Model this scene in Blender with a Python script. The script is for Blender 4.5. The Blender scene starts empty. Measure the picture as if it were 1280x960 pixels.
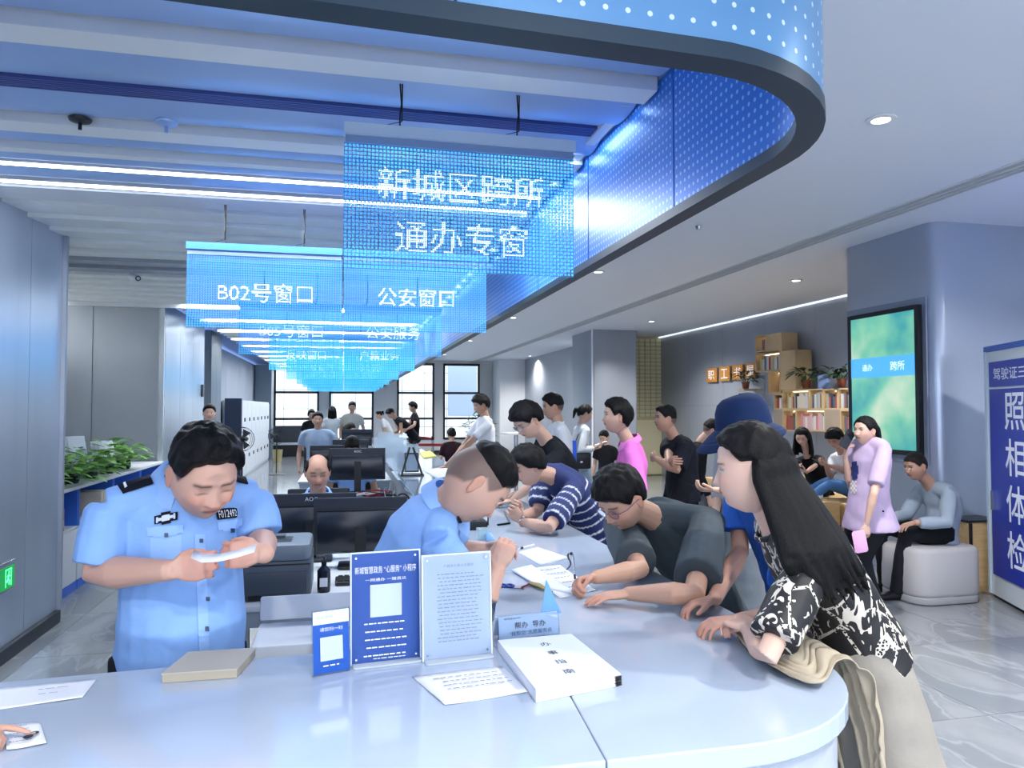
import bpy, bmesh, math, random
import numpy as np
from mathutils import Vector, Matrix, noise
from mathutils.bvhtree import BVHTree
V = Vector
C = bpy.context.scene.collection
SC = bpy.context.scene
random.seed(7)
rnd = random.uniform

# ------------------------------------------------------------ camera
H = 1.6
PSI = math.atan(210/920); TH = math.atan(31/920)
cd = bpy.data.cameras.new('camera'); cam = bpy.data.objects.new('camera', cd); C.objects.link(cam)
cd.sensor_width = 36; cd.lens = 36*920/1280; cd.clip_start = .05; cd.clip_end = 300
cam.location = (0, 0, H); cam.rotation_euler = (math.pi/2+TH, 0, -PSI)
SC.camera = cam
# ------------------------------------------------------------ sky, sun, exposure
SC.view_settings.view_transform = 'Standard'; SC.view_settings.look = 'None'
SC.view_settings.exposure = EXPO = 0.45; SC.view_settings.gamma = 1
SC.cycles.max_bounces = 8; SC.cycles.diffuse_bounces = 4; SC.cycles.glossy_bounces = 3
SC.cycles.transparent_max_bounces = 24; SC.cycles.sample_clamp_indirect = 6
wd = bpy.data.worlds.new('overcast_sky'); SC.world = wd; wd.use_nodes = True
wn = wd.node_tree.nodes; wl = wd.node_tree.links
bg = wn['Background']; tcw = wn.new('ShaderNodeTexCoord'); sep = wn.new('ShaderNodeSeparateXYZ')
rw_ = wn.new('ShaderNodeValToRGB'); wl.new(tcw.outputs['Generated'], sep.inputs[0]); wl.new(sep.outputs['Z'], rw_.inputs[0])
rw_.color_ramp.elements[0].position = .0; rw_.color_ramp.elements[0].color = (.80, .87, 1, 1)
rw_.color_ramp.elements[1].position = .6; rw_.color_ramp.elements[1].color = (.60, .74, 1, 1)
wl.new(rw_.outputs[0], bg.inputs[0]); bg.inputs[1].default_value = 2.9
sl = bpy.data.lights.new('sun', 'SUN'); sl.energy = 2.2; sl.angle = .3; sl.color = (1, .97, .92)
so = bpy.data.objects.new('sun', sl); C.objects.link(so)
so.rotation_euler = (math.radians(48), 0, math.radians(12))     # from behind the hall, falls on the facade beyond the windows

def area(name, loc, sx, sy, e, col=(.93, .97, 1), rot=(0, 0, 0)):
    l = bpy.data.lights.new(name, 'AREA'); l.shape = 'RECTANGLE'; l.size = sx; l.size_y = sy; l.energy = e; l.color = col
    o = bpy.data.objects.new(name, l); C.objects.link(o); o.location = loc; o.rotation_euler = rot
    return o
# two linear lamps of the slatted ceiling, then added fill lamps between farther slats
LINE_Y = [4.45, 4.80]
for y in LINE_Y: area('linear_or_fill_lamp', (-.45, y, 2.90), 3.1, .05, 30)
FILL_Y = [9.95+1.52*k for k in range(11)]
for y in FILL_Y: area('linear_or_fill_lamp', (-.45, y+.19, 2.97), 3.1, .07, 55)  # added fill, hidden between slats to brighten the staff side
# added fill lamp, out of view in the recess, brightening end wall and slats
area('recess_fill_lamp', (-3.80, 8.3, 2.30), .05, 3.6, 75, (1, .99, .95), (math.pi, math.radians(-50), 0))
# added fill strip that brightens the ring's perforated inner face
area('ring_fill_lamp', (1.19, 14, 2.925),   .03, 22, 30, (.55, .78, 1), (0, math.radians(-12), 0))
# downlights of the plain ceiling
DOWN = [(x, y) for x in (3.13, 5.95) for y in (-1.2, 3.76, 8.8, 13.6, 18.5, 23.4)]
DOWN = [(x, y) for x, y in DOWN if not (x > 4 and y < 5)] + [(5.95, 3.9), (5.95, -1.2), (3.13, 1.3), (.9, -.6), (-1.1, -.6)]
for x, y in DOWN:
    l = bpy.data.lights.new('downlight_lamp', 'SPOT'); l.energy = 290; l.spot_size = 2.5; l.spot_blend = .8; l.shadow_soft_size = .07; l.color = (1, .97, .93)
    o = bpy.data.objects.new('downlight_lamp', l); C.objects.link(o); o.location = (x, y, 3.3)

# ------------------------------------------------------------ surveying: the photograph's pixels as points of the hall
Rv = V((math.cos(PSI), -math.sin(PSI), 0))
Fv = V((math.sin(PSI)*math.cos(TH), math.cos(PSI)*math.cos(TH), math.sin(TH)))
Uv = V((-math.sin(PSI)*math.sin(TH), -math.cos(PSI)*math.sin(TH), math.cos(TH)))
EYE = V((0, 0, H))
def ray(x, y): return Fv+Rv*((x-640)/920)+Uv*((480-y)/920)
def at(x, y, Y): r = ray(x, y); return EYE+r*(Y/r.y)
def atx(x, y, X): r = ray(x, y); return EYE+r*(X/r.x)
def atz(x, y, z): r = ray(x, y); return EYE+r*((z-H)/r.z)

# ------------------------------------------------------------ materials
def lin(h):
    h = h.lstrip('#'); v = [int(h[i:i+2], 16)/255 for i in (0, 2, 4)]
    return tuple(c/12.92 if c <= .04045 else ((c+.055)/1.055)**2.4 for c in v)+(1,)
MC = {}
def mat(key, col=None, rough=.5, metal=0, emit=0, emcol=None, bump=0, bscale=60, alpha=1, trans=0, spec=.5, vary=0, vscale=3, stretch=None, attr=None, coat=0):
    if key in MC: return MC[key]
    m = bpy.data.materials.new(key); m.use_nodes = True; n = m.node_tree.nodes; l = m.node_tree.links; b = n['Principled BSDF']
    col = lin(col) if isinstance(col, str) else (col or (.8, .8, .8, 1))
    b.inputs['Base Color'].default_value = col; b.inputs['Roughness'].default_value = rough; b.inputs['Metallic'].default_value = metal
    b.inputs['Specular IOR Level'].default_value = spec
    if coat: b.inputs['Coat Weight'].default_value = coat; b.inputs['Coat Roughness'].default_value = .08
    if trans: b.inputs['Transmission Weight'].default_value = trans; b.inputs['IOR'].default_value = 1.1
    if alpha < 1: b.inputs['Alpha'].default_value = alpha
    if emit:
        b.inputs['Emission Color'].default_value = (lin(emcol) if isinstance(emcol, str) else emcol) if emcol else col
        b.inputs['Emission Strength'].default_value = emit
    tc = n.new('ShaderNodeTexCoord'); src = tc.outputs['Object']
    if stretch:
        mp = n.new('ShaderNodeMapping'); mp.inputs['Scale'].default_value = stretch; l.new(src, mp.inputs[0]); src = mp.outputs[0]
    if attr:
        a = n.new('ShaderNodeAttribute'); a.attribute_name = attr; l.new(a.outputs['Color'], b.inputs['Base Color'])
    elif vary:
        t = n.new('ShaderNodeTexNoise'); t.inputs['Scale'].default_value = vscale; t.inputs['Detail'].default_value = 5; l.new(src, t.inputs[0])
        r = n.new('ShaderNodeValToRGB'); l.new(t.outputs[0], r.inputs[0])
        r.color_ramp.elements[0].position = .3; r.color_ramp.elements[1].position = .7
        r.color_ramp.elements[0].color = tuple(c*(1-vary) for c in col[:3])+(1,); r.color_ramp.elements[1].color = tuple(min(1, c*(1+vary)) for c in col[:3])+(1,)
        l.new(r.outputs[0], b.inputs['Base Color'])
    if bump:
        t = n.new('ShaderNodeTexNoise'); t.inputs['Scale'].default_value = bscale; t.inputs['Detail'].default_value = 4; l.new(src, t.inputs[0])
        bp = n.new('ShaderNodeBump'); bp.inputs['Strength'].default_value = bump; bp.inputs['Distance'].default_value = .01
        l.new(t.outputs[0], bp.inputs['Height']); l.new(bp.outputs[0], b.inputs['Normal'])
    MC[key] = m; return m
def cloth(key, col, rough=.85): return mat('cloth_'+key, col, rough, bump=.35, bscale=14, vary=.06, vscale=8, spec=.2)

def floor_mat():
    m = bpy.data.materials.new('marble_tile'); m.use_nodes = True; n = m.node_tree.nodes; l = m.node_tree.links; b = n['Principled BSDF']
    g = n.new('ShaderNodeNewGeometry'); oi = n.new('ShaderNodeObjectInfo')
    vm = n.new('ShaderNodeVectorMath'); vm.operation = 'SCALE'; vm.inputs['Scale'].default_value = 1
    ad = n.new('ShaderNodeVectorMath'); ad.operation = 'ADD'; l.new(g.outputs['Position'], ad.inputs[0]); 
    sc = n.new('ShaderNodeMath'); sc.operation = 'MULTIPLY'; sc.inputs[1].default_value = 3.0; l.new(oi.outputs['Random'], sc.inputs[0])
    cx = n.new('ShaderNodeCombineXYZ'); l.new(sc.outputs[0], cx.inputs[2]); l.new(cx.outputs[0], ad.inputs[1])
    mp = n.new('ShaderNodeMapping'); mp.inputs['Rotation'].default_value = (0, 0, .6); mp.inputs['Scale'].default_value = (1, .45, 1); l.new(ad.outputs[0], mp.inputs[0])
    t = n.new('ShaderNodeTexNoise'); t.inputs['Scale'].default_value = 1.6; t.inputs['Detail'].default_value = 8; t.inputs['Distortion'].default_value = 1.6; l.new(mp.outputs[0], t.inputs[0])
    r = n.new('ShaderNodeValToRGB'); l.new(t.outputs[0], r.inputs[0]); e = r.color_ramp.elements
    e[0].position = .32; e[0].color = lin('#767c82'); e[1].position = .62; e[1].color = lin('#8b8f93')
    x = e.new(.47); x.color = lin('#7b8084'); x = e.new(.505); x.color = lin('#90959a'); x = e.new(.53); x.color = lin('#80858a')
    l.new(r.outputs[0], b.inputs['Base Color']); b.inputs['Roughness'].default_value = .13; b.inputs['Specular IOR Level'].default_value = .6
    return m
def dots_mat(key, base, dot, pitch, rad, metal=.2):
    # perforated panel; holes laid on the panel's own UV, which is in metres; pale dot colour stands for light through the holes
    m = bpy.data.materials.new(key); m.use_nodes = True; n = m.node_tree.nodes; l = m.node_tree.links; b = n['Principled BSDF']
    uv = n.new('ShaderNodeUVMap'); s = n.new('ShaderNodeVectorMath'); s.operation = 'SCALE'; s.inputs['Scale'].default_value = 1/pitch; l.new(uv.outputs[0], s.inputs[0])
    f = n.new('ShaderNodeVectorMath'); f.operation = 'FRACTION'; l.new(s.outputs[0], f.inputs[0])
    d = n.new('ShaderNodeVectorMath'); d.operation = 'DISTANCE'; d.inputs[1].default_value = (.5, .5, 0); l.new(f.outputs[0], d.inputs[0])
    c = n.new('ShaderNodeMath'); c.operation = 'LESS_THAN'; c.inputs[1].default_value = rad; l.new(d.outputs['Value'], c.inputs[0])
    mx = n.new('ShaderNodeMix'); mx.data_type = 'RGBA'; l.new(c.outputs[0], mx.inputs['Factor'])
    mx.inputs['A'].default_value = lin(base); mx.inputs['B'].default_value = lin(dot)
    l.new(mx.outputs['Result'], b.inputs['Base Color']); b.inputs['Roughness'].default_value = .35; b.inputs['Metallic'].default_value = metal
    return m

# ------------------------------------------------------------ mesh builder
WL = {}
def wl_(o): return WL.get(o.name, V((0, 0, 0))) if o else V((0, 0, 0))
class MB:
    def __init__(s): s.v = []; s.f = []; s.uv = None
    def add(s, vs, fs):
        k = len(s.v); s.v += [tuple(v) for v in vs]; s.f += [tuple(i+k for i in f) for f in fs]; return s
    def box(s, c, d, rz=0, M=None, taper=1):
        x, y, z = d[0]/2, d[1]/2, d[2]/2
        vs = [V((a*x*(taper if e > 0 else 1), b*y*(taper if e > 0 else 1), e*z)) for e in (-1, 1) for a, b in ((-1, -1), (1, -1), (1, 1), (-1, 1))]
        if M is None: M = Matrix.Translation(V(c)) @ Matrix.Rotation(rz, 4, 'Z')
        else: M = M @ Matrix.Translation(V(c)) @ Matrix.Rotation(rz, 4, 'Z')
        return s.add([M @ v for v in vs], [(3, 2, 1, 0), (4, 5, 6, 7), (0, 1, 5, 4), (1, 2, 6, 5), (2, 3, 7, 6), (3, 0, 4, 7)])
    def rbox(s, c, d, r=.01, rz=0, M=None, seg=3, ez=None):
        # box with rounded vertical edges and softened rims
        x, y, z = d[0]/2, d[1]/2, d[2]/2; r = min(r, x*.98, y*.98); e = min(r*.5 if ez is None else ez, z*.9)
        def ring(off, zz):
            out = []
            for qx, qy, a0 in ((1, 1, 0), (-1, 1, 90), (-1, -1, 180), (1, -1, 270)):
                for k in range(seg+1):
                    a = math.radians(a0+90*k/seg)
                    out.append(V((qx*(x-r)+math.cos(a)*(r-off), qy*(y-r)+math.sin(a)*(r-off), zz)))
            return out
        off = min(e, r*.9)
        T = Matrix.Translation(V(c)) @ Matrix.Rotation(rz, 4, 'Z')
        if M is not None: T = M @ T
        rs = [[T @ p for p in ring(o, zz)] for o, zz in ((off, -z), (off*.3, -z+e*.3), (0, -z+e), (0, z-e), (off*.3, z-e*.3), (off, z))]
        return s.rings(rs)
    def rings(s, rs, cap=True, close=True):
        n = len(rs[0]); vs = [p for r in rs for p in r]; fs = []
        for i in range(len(rs)-1):
            for j in range(n if close else n-1):
                k = (j+1) % n; fs.append((i*n+j, i*n+k, (i+1)*n+k, (i+1)*n+j))
        if cap: fs.append(tuple(range(n-1, -1, -1))); fs.append(tuple(range((len(rs)-1)*n, len(rs)*n)))
        return s.add(vs, fs)
    def tube(s, pts, rad, n=8, flat=None, up=None, roundcap=False, cap=True):
        # pts: path; rad: one radius, list, or list of (a, b)
        pts = [V(p) for p in pts]; m = len(pts)
        if not isinstance(rad, (list, tuple)): rad = [rad]*m
        if roundcap:
            d0 = (pts[0]-pts[1]).normalized(); d1 = (pts[-1]-pts[-2]).normalized()
            def sc(r, k): return (r[0]*k, r[1]*k) if isinstance(r, tuple) else r*k
            def mn(r): return min(r) if isinstance(r, tuple) else r
            r0, r1 = rad[0], rad[-1]
            pts = [pts[0]+d0*mn(r0)*.95, pts[0]+d0*mn(r0)*.6]+pts+[pts[-1]+d1*mn(r1)*.6, pts[-1]+d1*mn(r1)*.95]
            rad = [sc(r0, .3), sc(r0, .8)]+list(rad)+[sc(r1, .8), sc(r1, .3)]; m = len(pts)
        rs = []; pu = None
        for i in range(m):
            t = (pts[min(i+1, m-1)]-pts[max(i-1, 0)])
            if t.length < 1e-9: t = V((0, 0, 1))
            t.normalize()
            u = (up[i] if isinstance(up, list) else up) if up is not None else pu
            if u is None: u = V((0, 0, 1)) if abs(t.z) < .9 else V((1, 0, 0))
            a = u-t*u.dot(t)
            if a.length < 1e-6: a = V((1, 0, 0))-t*t.x
            a.normalize(); b = t.cross(a); pu = a
            r = rad[i]; ra, rb = r if isinstance(r, tuple) else (r, r)
            rs.append([pts[i]+a*(math.cos(q)*ra)+b*(math.sin(q)*rb) for q in [2*math.pi*k/n for k in range(n)]])
        return s.rings(rs, cap)
    def lathe(s, prof, c=(0, 0, 0), n=16, M=None):
        T = Matrix.Translation(V(c))
        if M is not None: T = M
        rs = [[T @ V((r*math.cos(2*math.pi*k/n), r*math.sin(2*math.pi*k/n), z)) for k in range(n)] for r, z in prof]
        return s.rings(rs)
    def ball(s, c, r, n=10, M=None):
        rx, ry, rz = r if isinstance(r, (tuple, list)) else (r, r, r)
        T = (M or Matrix.Identity(4)) @ Matrix.Translation(V(c)) @ Matrix.Diagonal((rx, ry, rz, 1))
        k = max(4, n//2+1)
        return s.rings([[T @ V((math.sin(t)*math.cos(a), math.sin(t)*math.sin(a), -math.cos(t))) for a in [2*math.pi*j/n for j in range(n)]] for t in [math.pi*(i+.25)/(k+.0) if i < k-1 else math.pi*(k-.25)/k for i in range(k)]])
    def prism(s, poly, z0, z1, M=None):
        n = len(poly); T = M or Matrix.Identity(4)
        vs = [T @ V((p[0], p[1], z0)) for p in poly]+[T @ V((p[0], p[1], z1)) for p in poly]
        return s.add(vs, [tuple(range(n-1, -1, -1)), tuple(range(n, 2*n))]+[(i, (i+1) % n, n+(i+1) % n, n+i) for i in range(n)])
    def quad(s, a, b, c, d): return s.add([a, b, c, d], [(0, 1, 2, 3)])
    def build(s, name, m, parent=None, smooth=None, fix=True):
        me = bpy.data.meshes.new(name); o_ = wl_(parent)
        vs = np.array(s.v, float).reshape(-1, 3)-np.array(o_)
        me.from_pydata(vs.tolist(), [], s.f)
        if fix:
            b = bmesh.new(); b.from_mesh(me); bmesh.ops.recalc_face_normals(b, faces=b.faces); b.to_mesh(me); b.free()
        if m is not None: me.materials.append(m)
        o = bpy.data.objects.new(name, me); C.objects.link(o)
        if parent: o.parent = parent; WL[o.name] = o_
        else: WL[o.name] = V((0, 0, 0))
        if smooth is not None:
            me.shade_smooth()
            if smooth < 3: me.set_sharp_from_angle(angle=smooth)
        return o
def tag(o, label, cat, group=None):
    o['label'] = label; o['category'] = cat
    if group: o['group'] = group
    return o
def thing(name, label, cat, loc=(0, 0, 0), group=None):
    o = bpy.data.objects.new(name, None); C.objects.link(o); o.location = loc; o.empty_display_size = .1
    WL[o.name] = V(loc); return tag(o, label, cat, group)
def struct(o): o['kind'] = 'structure'; return o
def bx(name, c, d, m, parent=None, rz=0, r=0):
    b = MB(); (b.rbox(c, d, r, rz) if r else b.box(c, d, rz)); return b.build(name, m, parent, .6 if r else None)
def copy_tree(o, loc, rz=0, label=None, parent=None, group=None):
    r = o.copy(); C.objects.link(r)
    if parent: r.parent = parent
    else: r.location = loc; r.rotation_euler = (0, 0, rz); WL[r.name] = V(loc)
    if label: r['label'] = label
    for ch in list(o.children): copy_tree(ch, None, parent=r)
    return r
SM = .7

# ------------------------------------------------------------ lettering (meshes of the bundled font)
BOLD = ['照', '相', '体', '检', '驾驶证三']
TEXTS = ['!'+t for t in BOLD]+['新城区跨所', '通办专窗', 'B02号窗口', '公安窗口', 'B05号窗口', '公安服务', '反映窗口', '户籍业务', 'B06号窗口', 'B08号窗口', '综合窗口', '职', '工', '书', '屋',
         '照', '相', '体', '检', '驾驶证三', '办', '事', '指', '南', '帮办  导办', '“我帮您”志愿服务点', '新城智慧政务 “心服务” 小程序', '政务服务大厅', 'F012492', 'AOC',
         '一网通办 一键直达', '欢迎使用', '请您扫一扫', '户籍类办事人员需知', '跨所', '通办', '出']
GL = {}
def make_glyphs():
    tmp = []
    for t in TEXTS:
        c = bpy.data.curves.new('t', 'FONT'); c.body = t.lstrip('!'); c.offset = .009 if t[0] == '!' else 0; c.align_x = 'CENTER'; c.align_y = 'CENTER'; c.resolution_u = 2
        o = bpy.data.objects.new('t', c); C.objects.link(o); tmp.append((t, o))
    dg = bpy.context.evaluated_depsgraph_get()
    for t, o in tmp:
        me = bpy.data.meshes.new_from_object(o.evaluated_get(dg))
        vs = np.array([v.co[:] for v in me.vertices]); fs = [tuple(p.vertices) for p in me.polygons]
        c = (vs.max(0)+vs.min(0))/2; vs -= c; vs[:, 2] = 0
        GL[t] = (vs, fs, vs[:, 0].max()*2, vs[:, 1].max()*2); bpy.data.meshes.remove(me)
    for t, o in tmp: bpy.data.objects.remove(o)
make_glyphs()
def text(t, M, w=None, h=None, name='lettering', m=None, parent=None, mb=None, depth=0):
    """glyphs in the XY plane of matrix M, centred, scaled to width w and height h; given a little thickness"""
    vs, fs, tw, th_ = GL[t]
    sx = w/tw if w else h/th_; sy = h/th_ if h else sx
    b = mb or MB(); P = [M @ V((v[0]*sx, v[1]*sy, depth)) for v in vs]
    b.add(P, fs)
    if mb is None: return b.build(name, m, parent, fix=False)
def frame(o, x, y):
    """matrix with origin o, X along x, Y along y"""
    x = V(x).normalized(); z = x.cross(V(y)).normalized(); y = z.cross(x)
    return Matrix(((x.x, y.x, z.x, o[0]), (x.y, y.y, z.y, o[1]), (x.z, y.z, z.z, o[2]), (0, 0, 0, 1)))
# ============================================================ THE SETTING
M_steel = mat('brushed_steel', '#c2cddb', .30, .8, bump=.12, bscale=90, stretch=(1, 1, .02), vary=.08, vscale=2)
M_steel2 = mat('grey_wall_panel', '#a3aab6', .42, .3, bump=.05, bscale=60, stretch=(1, 1, .05), vary=.05, vscale=1.5)
M_white = mat('white_paint', '#d9dde2', .55)
M_ceil = mat('plain_ceiling_paint', '#dde4f0', .6)
M_slat = mat('white_slat', '#eef0ee', .4, .0)
M_slatb = mat('blue_lit_slat', '#a4c2ee', .3, .2)  # blue light on the near slats is put into their colour
M_dark = mat('dark_trim', '#20262e', .5, .2)
M_black = mat('black_plastic', '#0c0f14', .38)
M_frame = mat('window_frame', '#2b2d33', .45, .3)
M_ftile = floor_mat()
M_quartz = mat('white_quartz', '#a8b6c9', .1, vary=.04, vscale=2, coat=.3)
M_cbody = mat('counter_body', '#a9b2bf', .35)
M_wood = mat('pale_wood', '#c9a877', .5, vary=.12, vscale=3, stretch=(1, 12, 12), bump=.05, bscale=30)
M_woods = mat('grey_brown_wood', '#9b8f82', .55, vary=.08, vscale=3)  # greyer wood for closed panels of the lowest shelf row
M_chrome = mat('chrome', '#c9ccd0', .15, 1)
M_glass = mat('window_glass', '#e8f2f8', .02, trans=1)
M_paper = mat('white_paper', '#dfe4ee', .7)
M_ink = mat('ink', '#20242c', .6)
M_grey = mat('grey_metal', '#7c8792', .4, .3)

fb = struct(bx('floor', (2.3, 13, -.035), (12, 33, .05), mat('floor_bed', '#4c5052', .8)))
TS = 1.05
proto = None
for i in range(10):
    for j in range(28):
        x, y = -3+TS*(i+.5), -2+TS*(j+.5)
        if proto is None:
            b = MB().box((0, 0, -.005), (TS-.004, TS-.004, .01)); proto = b.build('tile', M_ftile, fb); o = proto
        else:
            o = proto.copy(); C.objects.link(o)
        o.location = (x, y, 0)
# ---- left wall: steel panels on a plain wall
def panel_wall(name, X, y0, y1, z0, z1, n, m, side=1, parent_m=M_grey, gap=.006, rows=1):
    w = struct(bx(name, (X-side*.06, (y0+y1)/2, (z0+z1)/2), (.1, y1-y0, z1-z0), parent_m))
    pw = (y1-y0)/n; ph = (z1-z0)/rows
    for i in range(n):
        for r in range(rows):
            bx('panel', (X-side*.005, y0+pw*(i+.5), z0+ph*(r+.5)), (.012, pw-gap, ph-gap), m, w)
    return w
panel_wall('wall_left', -2.1, -2.9, 6.2, .09, 3.3, 16, M_steel)
struct(bx('baseboard_left', (-2.09, 1.65, .045), (.05, 9.1, .09), M_dark))
struct(bx('trim_1', (-2.13, 6.215, 1.6), (.06, .03, 3.1), M_chrome))
struct(bx('wall_left_return', (-3.02, 6.22, 1.6), (1.9, .04, 3.2), M_steel2))
panel_wall('wall_left_recess', -3.95, 6.25, 10.4, 0, 3.1, 2, mat('recess_panel', '#9da3aa', .4, .35, bump=.08, bscale=90, stretch=(1, 1, .02)))
rw2 = struct(bx('wall_left_recess_end', (-3.15, 10.47, 1.5), (1.62, .06, 3.0), M_grey))
for k_ in range(2): bx('panel', (-3.56+.80*k_, 10.432, 1.5), (.79, .012, 2.99), MC['recess_panel'], rw2)
struct(bx('trim_2', (-2.33, 10.41, 1.5), (.06, .05, 3.0), mat('polished_trim', '#e2e8ee', .2, .6)))
panel_wall('wall_left_pier', -2.3, 10.45, 13.2, 0, 3.0, 3, M_steel)
struct(bx('door_1', (-2.66, 13.55, 1.05), (.05, .7, 2.1), mat('door_leaf', '#b9b0a2', .6)))
struct(bx('door_1_frame', (-2.62, 13.24, 1.1), (.3, .05, 2.2), M_dark))
struct(bx('wall_left_door_head', (-2.62, 13.55, 2.55), (.1, .74, .9), M_steel2))
panel_wall('wall_left_pier_dark', -2.3, 13.9, 15.0, 0, 3.0, 2, mat('dark_panel', '#5d6670', .4, .4))
struct(bx('wall_left_niche_side', (-2.56, 15.0, 1.5), (.5, .03, 3), M_steel2))
panel_wall('wall_left_far', -2.78, 15.0, 26.5, 0, 3.0, 6, M_steel2)
struct(bx('wall_left_far_pier', (-2.5, 24.9, 1.5), (.5, .8, 3), M_grey))
s = thing('door_sign', 'small dark square sign plate mounted beside the door opening behind the left officer', 'sign', (-2.28, 13.1, 1.9))
bx('plate', (-2.283, 13.05, 1.9), (.02, .16, .2), M_black, s)
# ---- the slatted ceiling
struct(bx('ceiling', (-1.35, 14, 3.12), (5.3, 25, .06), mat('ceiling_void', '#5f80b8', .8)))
sb = MB()
y = 5.35; k = 0
cs = thing('ceiling_slats', 'white slatted ceiling boards running across above the staff area', 'ceiling slats', (-.4, 12, 2.93)); cs['kind'] = 'structure'
bands = []
while y < 26:
    bands.append(y); y += .38
for y in bands:
    b = MB(); k = bands.index(y); g4 = y > 9.5; e1 = y+(.12 if g4 and k % 4 == 0 else .183); e0 = y-(.12 if g4 and k % 4 == 1 else .183)  # slats narrowed beside the added fill lamps
    grey_ = 7.15 < y < 7.85
    b.add([V((x, yy, z)) for x in ((-3.9 if 6.2 < y < 10.4 else -2.1), 1.24) for yy, z in ((e0, 2.90), (e1, 2.90+.03), (e1, 2.99), (e0, 2.985))], [(0, 1, 2, 3), (7, 6, 5, 4), (0, 4, 5, 1), (1, 5, 6, 2), (2, 6, 7, 3), (3, 7, 4, 0)])
    b.build('slat', M_steel2 if grey_ else M_slat, cs)
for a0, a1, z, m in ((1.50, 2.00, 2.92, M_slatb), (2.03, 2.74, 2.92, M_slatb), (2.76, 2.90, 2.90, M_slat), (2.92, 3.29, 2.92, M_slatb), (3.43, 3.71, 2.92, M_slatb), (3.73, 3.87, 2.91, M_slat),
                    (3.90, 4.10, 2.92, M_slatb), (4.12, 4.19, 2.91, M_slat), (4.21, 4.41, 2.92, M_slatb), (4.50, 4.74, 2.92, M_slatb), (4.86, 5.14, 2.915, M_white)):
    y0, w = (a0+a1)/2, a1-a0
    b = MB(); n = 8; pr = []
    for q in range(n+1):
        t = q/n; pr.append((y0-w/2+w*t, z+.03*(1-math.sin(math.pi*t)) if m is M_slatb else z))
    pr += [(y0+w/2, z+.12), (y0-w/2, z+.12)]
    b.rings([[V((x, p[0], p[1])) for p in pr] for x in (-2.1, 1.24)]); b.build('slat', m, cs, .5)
for y in LINE_Y:
    lf = tag(bx('linear_light', (-.45, y, 2.955), (3.3, .075, .05), M_white), 'x', 'ceiling light', 'linear lights between the ceiling slats')
    lf['label'] = '%s of the two bright thin linear lights across the slatted ceiling' % ('nearer' if y < 4.6 else 'farther')
    d = bx('diffuser', (-.45, y, 2.928), (3.3, .05, .004), mat('lit_diffuser', '#f2f7ff', .5, emit=5.5, emcol='#eef4ff'), lf)
g = thing('air_grille', 'long dark air grille of fine parallel bars in the blue part of the slatted ceiling', 'vent', (-.45, 3.36, 2.93))
bx('duct', (-.45, 3.36, 2.99), (3.3, .12, .03), mat('grille_dark', '#20264a', .6), g)
for q in range(6): bx('bar', (-.45, 3.312+q*.019, 2.955), (3.3, .008, .03), mat('grille_bar', '#5a6bb0', .4, .3), g)
struct(bx('ceiling_edge_beam', (1.255, 14, 3.05), (.03, 25, .2), mat('edge_beam', '#8b97a6', .5)))
for px, py in ((100, 154), (208, 158)):
    p = atz(px, py, 2.9); s = thing('sprinkler', 'x', 'sprinkler', p)
    s['label'] = 'dark round sprinkler plate hanging under the blue slats, at far left' if px == 100 else 'pale blue sprinkler plate under the blue slats, right of the dark one'
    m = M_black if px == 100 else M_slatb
    MB().lathe([(.001, 0), (.045, .01), (.05, .02), (.03, .03), (.001, .03)], p).build('plate', m, s, .6)
    MB().tube([p+V((0, 0, -.03)), p], .008, 6).build('nozzle', m, s)
struct(bx('fill_lamp_ledge', (-3.83, 8.3, 2.27), (.12, 3.8, .02), M_white))  # invented ledge under the added recess lamp
struct(bx('ring_fill_housing', (1.20, 14, 2.945), (.05, 22, .03), M_white))  # invented housing for the added ring strip
# ---- plain ceiling to the right, with its air slot
struct(bx('ceiling_right_inner', (2.98, 12, 3.38), (3.24, 30, .08), M_ceil))
struct(bx('ceiling_right_outer', (6.35, 12, 3.38), (3.04, 30, .08), M_ceil))
struct(bx('ceiling_front', (-.7, -1.0, 3.38), (3.9, 4.7, .08), M_ceil))
sv = thing('slot_diffuser', 'long recessed linear air slot running along the plain ceiling', 'vent', (4.715, 12, 3.4))
bx('channel', (4.715, 12, 3.43), (.25, 30, .02), mat('slot_dark', '#7b858f', .6), sv)
for x in (4.605, 4.69, 4.76, 4.825): bx('blade', (x, 12, 3.355), (.012, 30, .05), M_white, sv)
for i, (x, y) in enumerate(DOWN):
    d = thing('downlight', 'x', 'ceiling light', (x, y, 3.335), 'round downlights in the plain ceiling')
    fam = lambda q: 0 if 3 < q[0] < 4 else (1 if q[0] < 3 else 2); rank = sorted([q for q in DOWN if fam(q) == fam((x, y))], key=lambda q: (q[1], q[0])).index((x, y))
    d['label'] = 'round ceiling downlight, %s from the entrance in the row %s' % (['first', 'second', 'third', 'fourth', 'fifth', 'sixth', 'seventh', 'eighth'][rank], ('beside the blue ring', 'before the ring', 'nearer the right wall')[fam((x, y))])
    MB().lathe([(.05, .004), (.085, .004), (.088, 0), (.085, -.006), (.055, -.008), (.05, 0)], (x, y, 3.335), 20).build('rim', M_white, d, .6)
    MB().lathe([(.001, -.002), (.052, -.002), (.052, .002), (.001, .002)], (x, y, 3.335), 16).build('lens', mat('downlight_lens', '#fffaf0', .4, emit=14, emcol='#fff6e8'), d)
for px, py in ((870, 283), (878, 284)):
    p = atz(px, py, 3.33)
tp = atz(873, 283, 3.33); t = tag(MB().lathe([(.001, -.03), (.02, -.03), (.03, 0), (.001, 0)], tp).build('ceiling_sprinkler', M_chrome, None, .6), 'small chrome sprinkler head in the plain ceiling beside the blue fascia', 'sprinkler')
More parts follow.
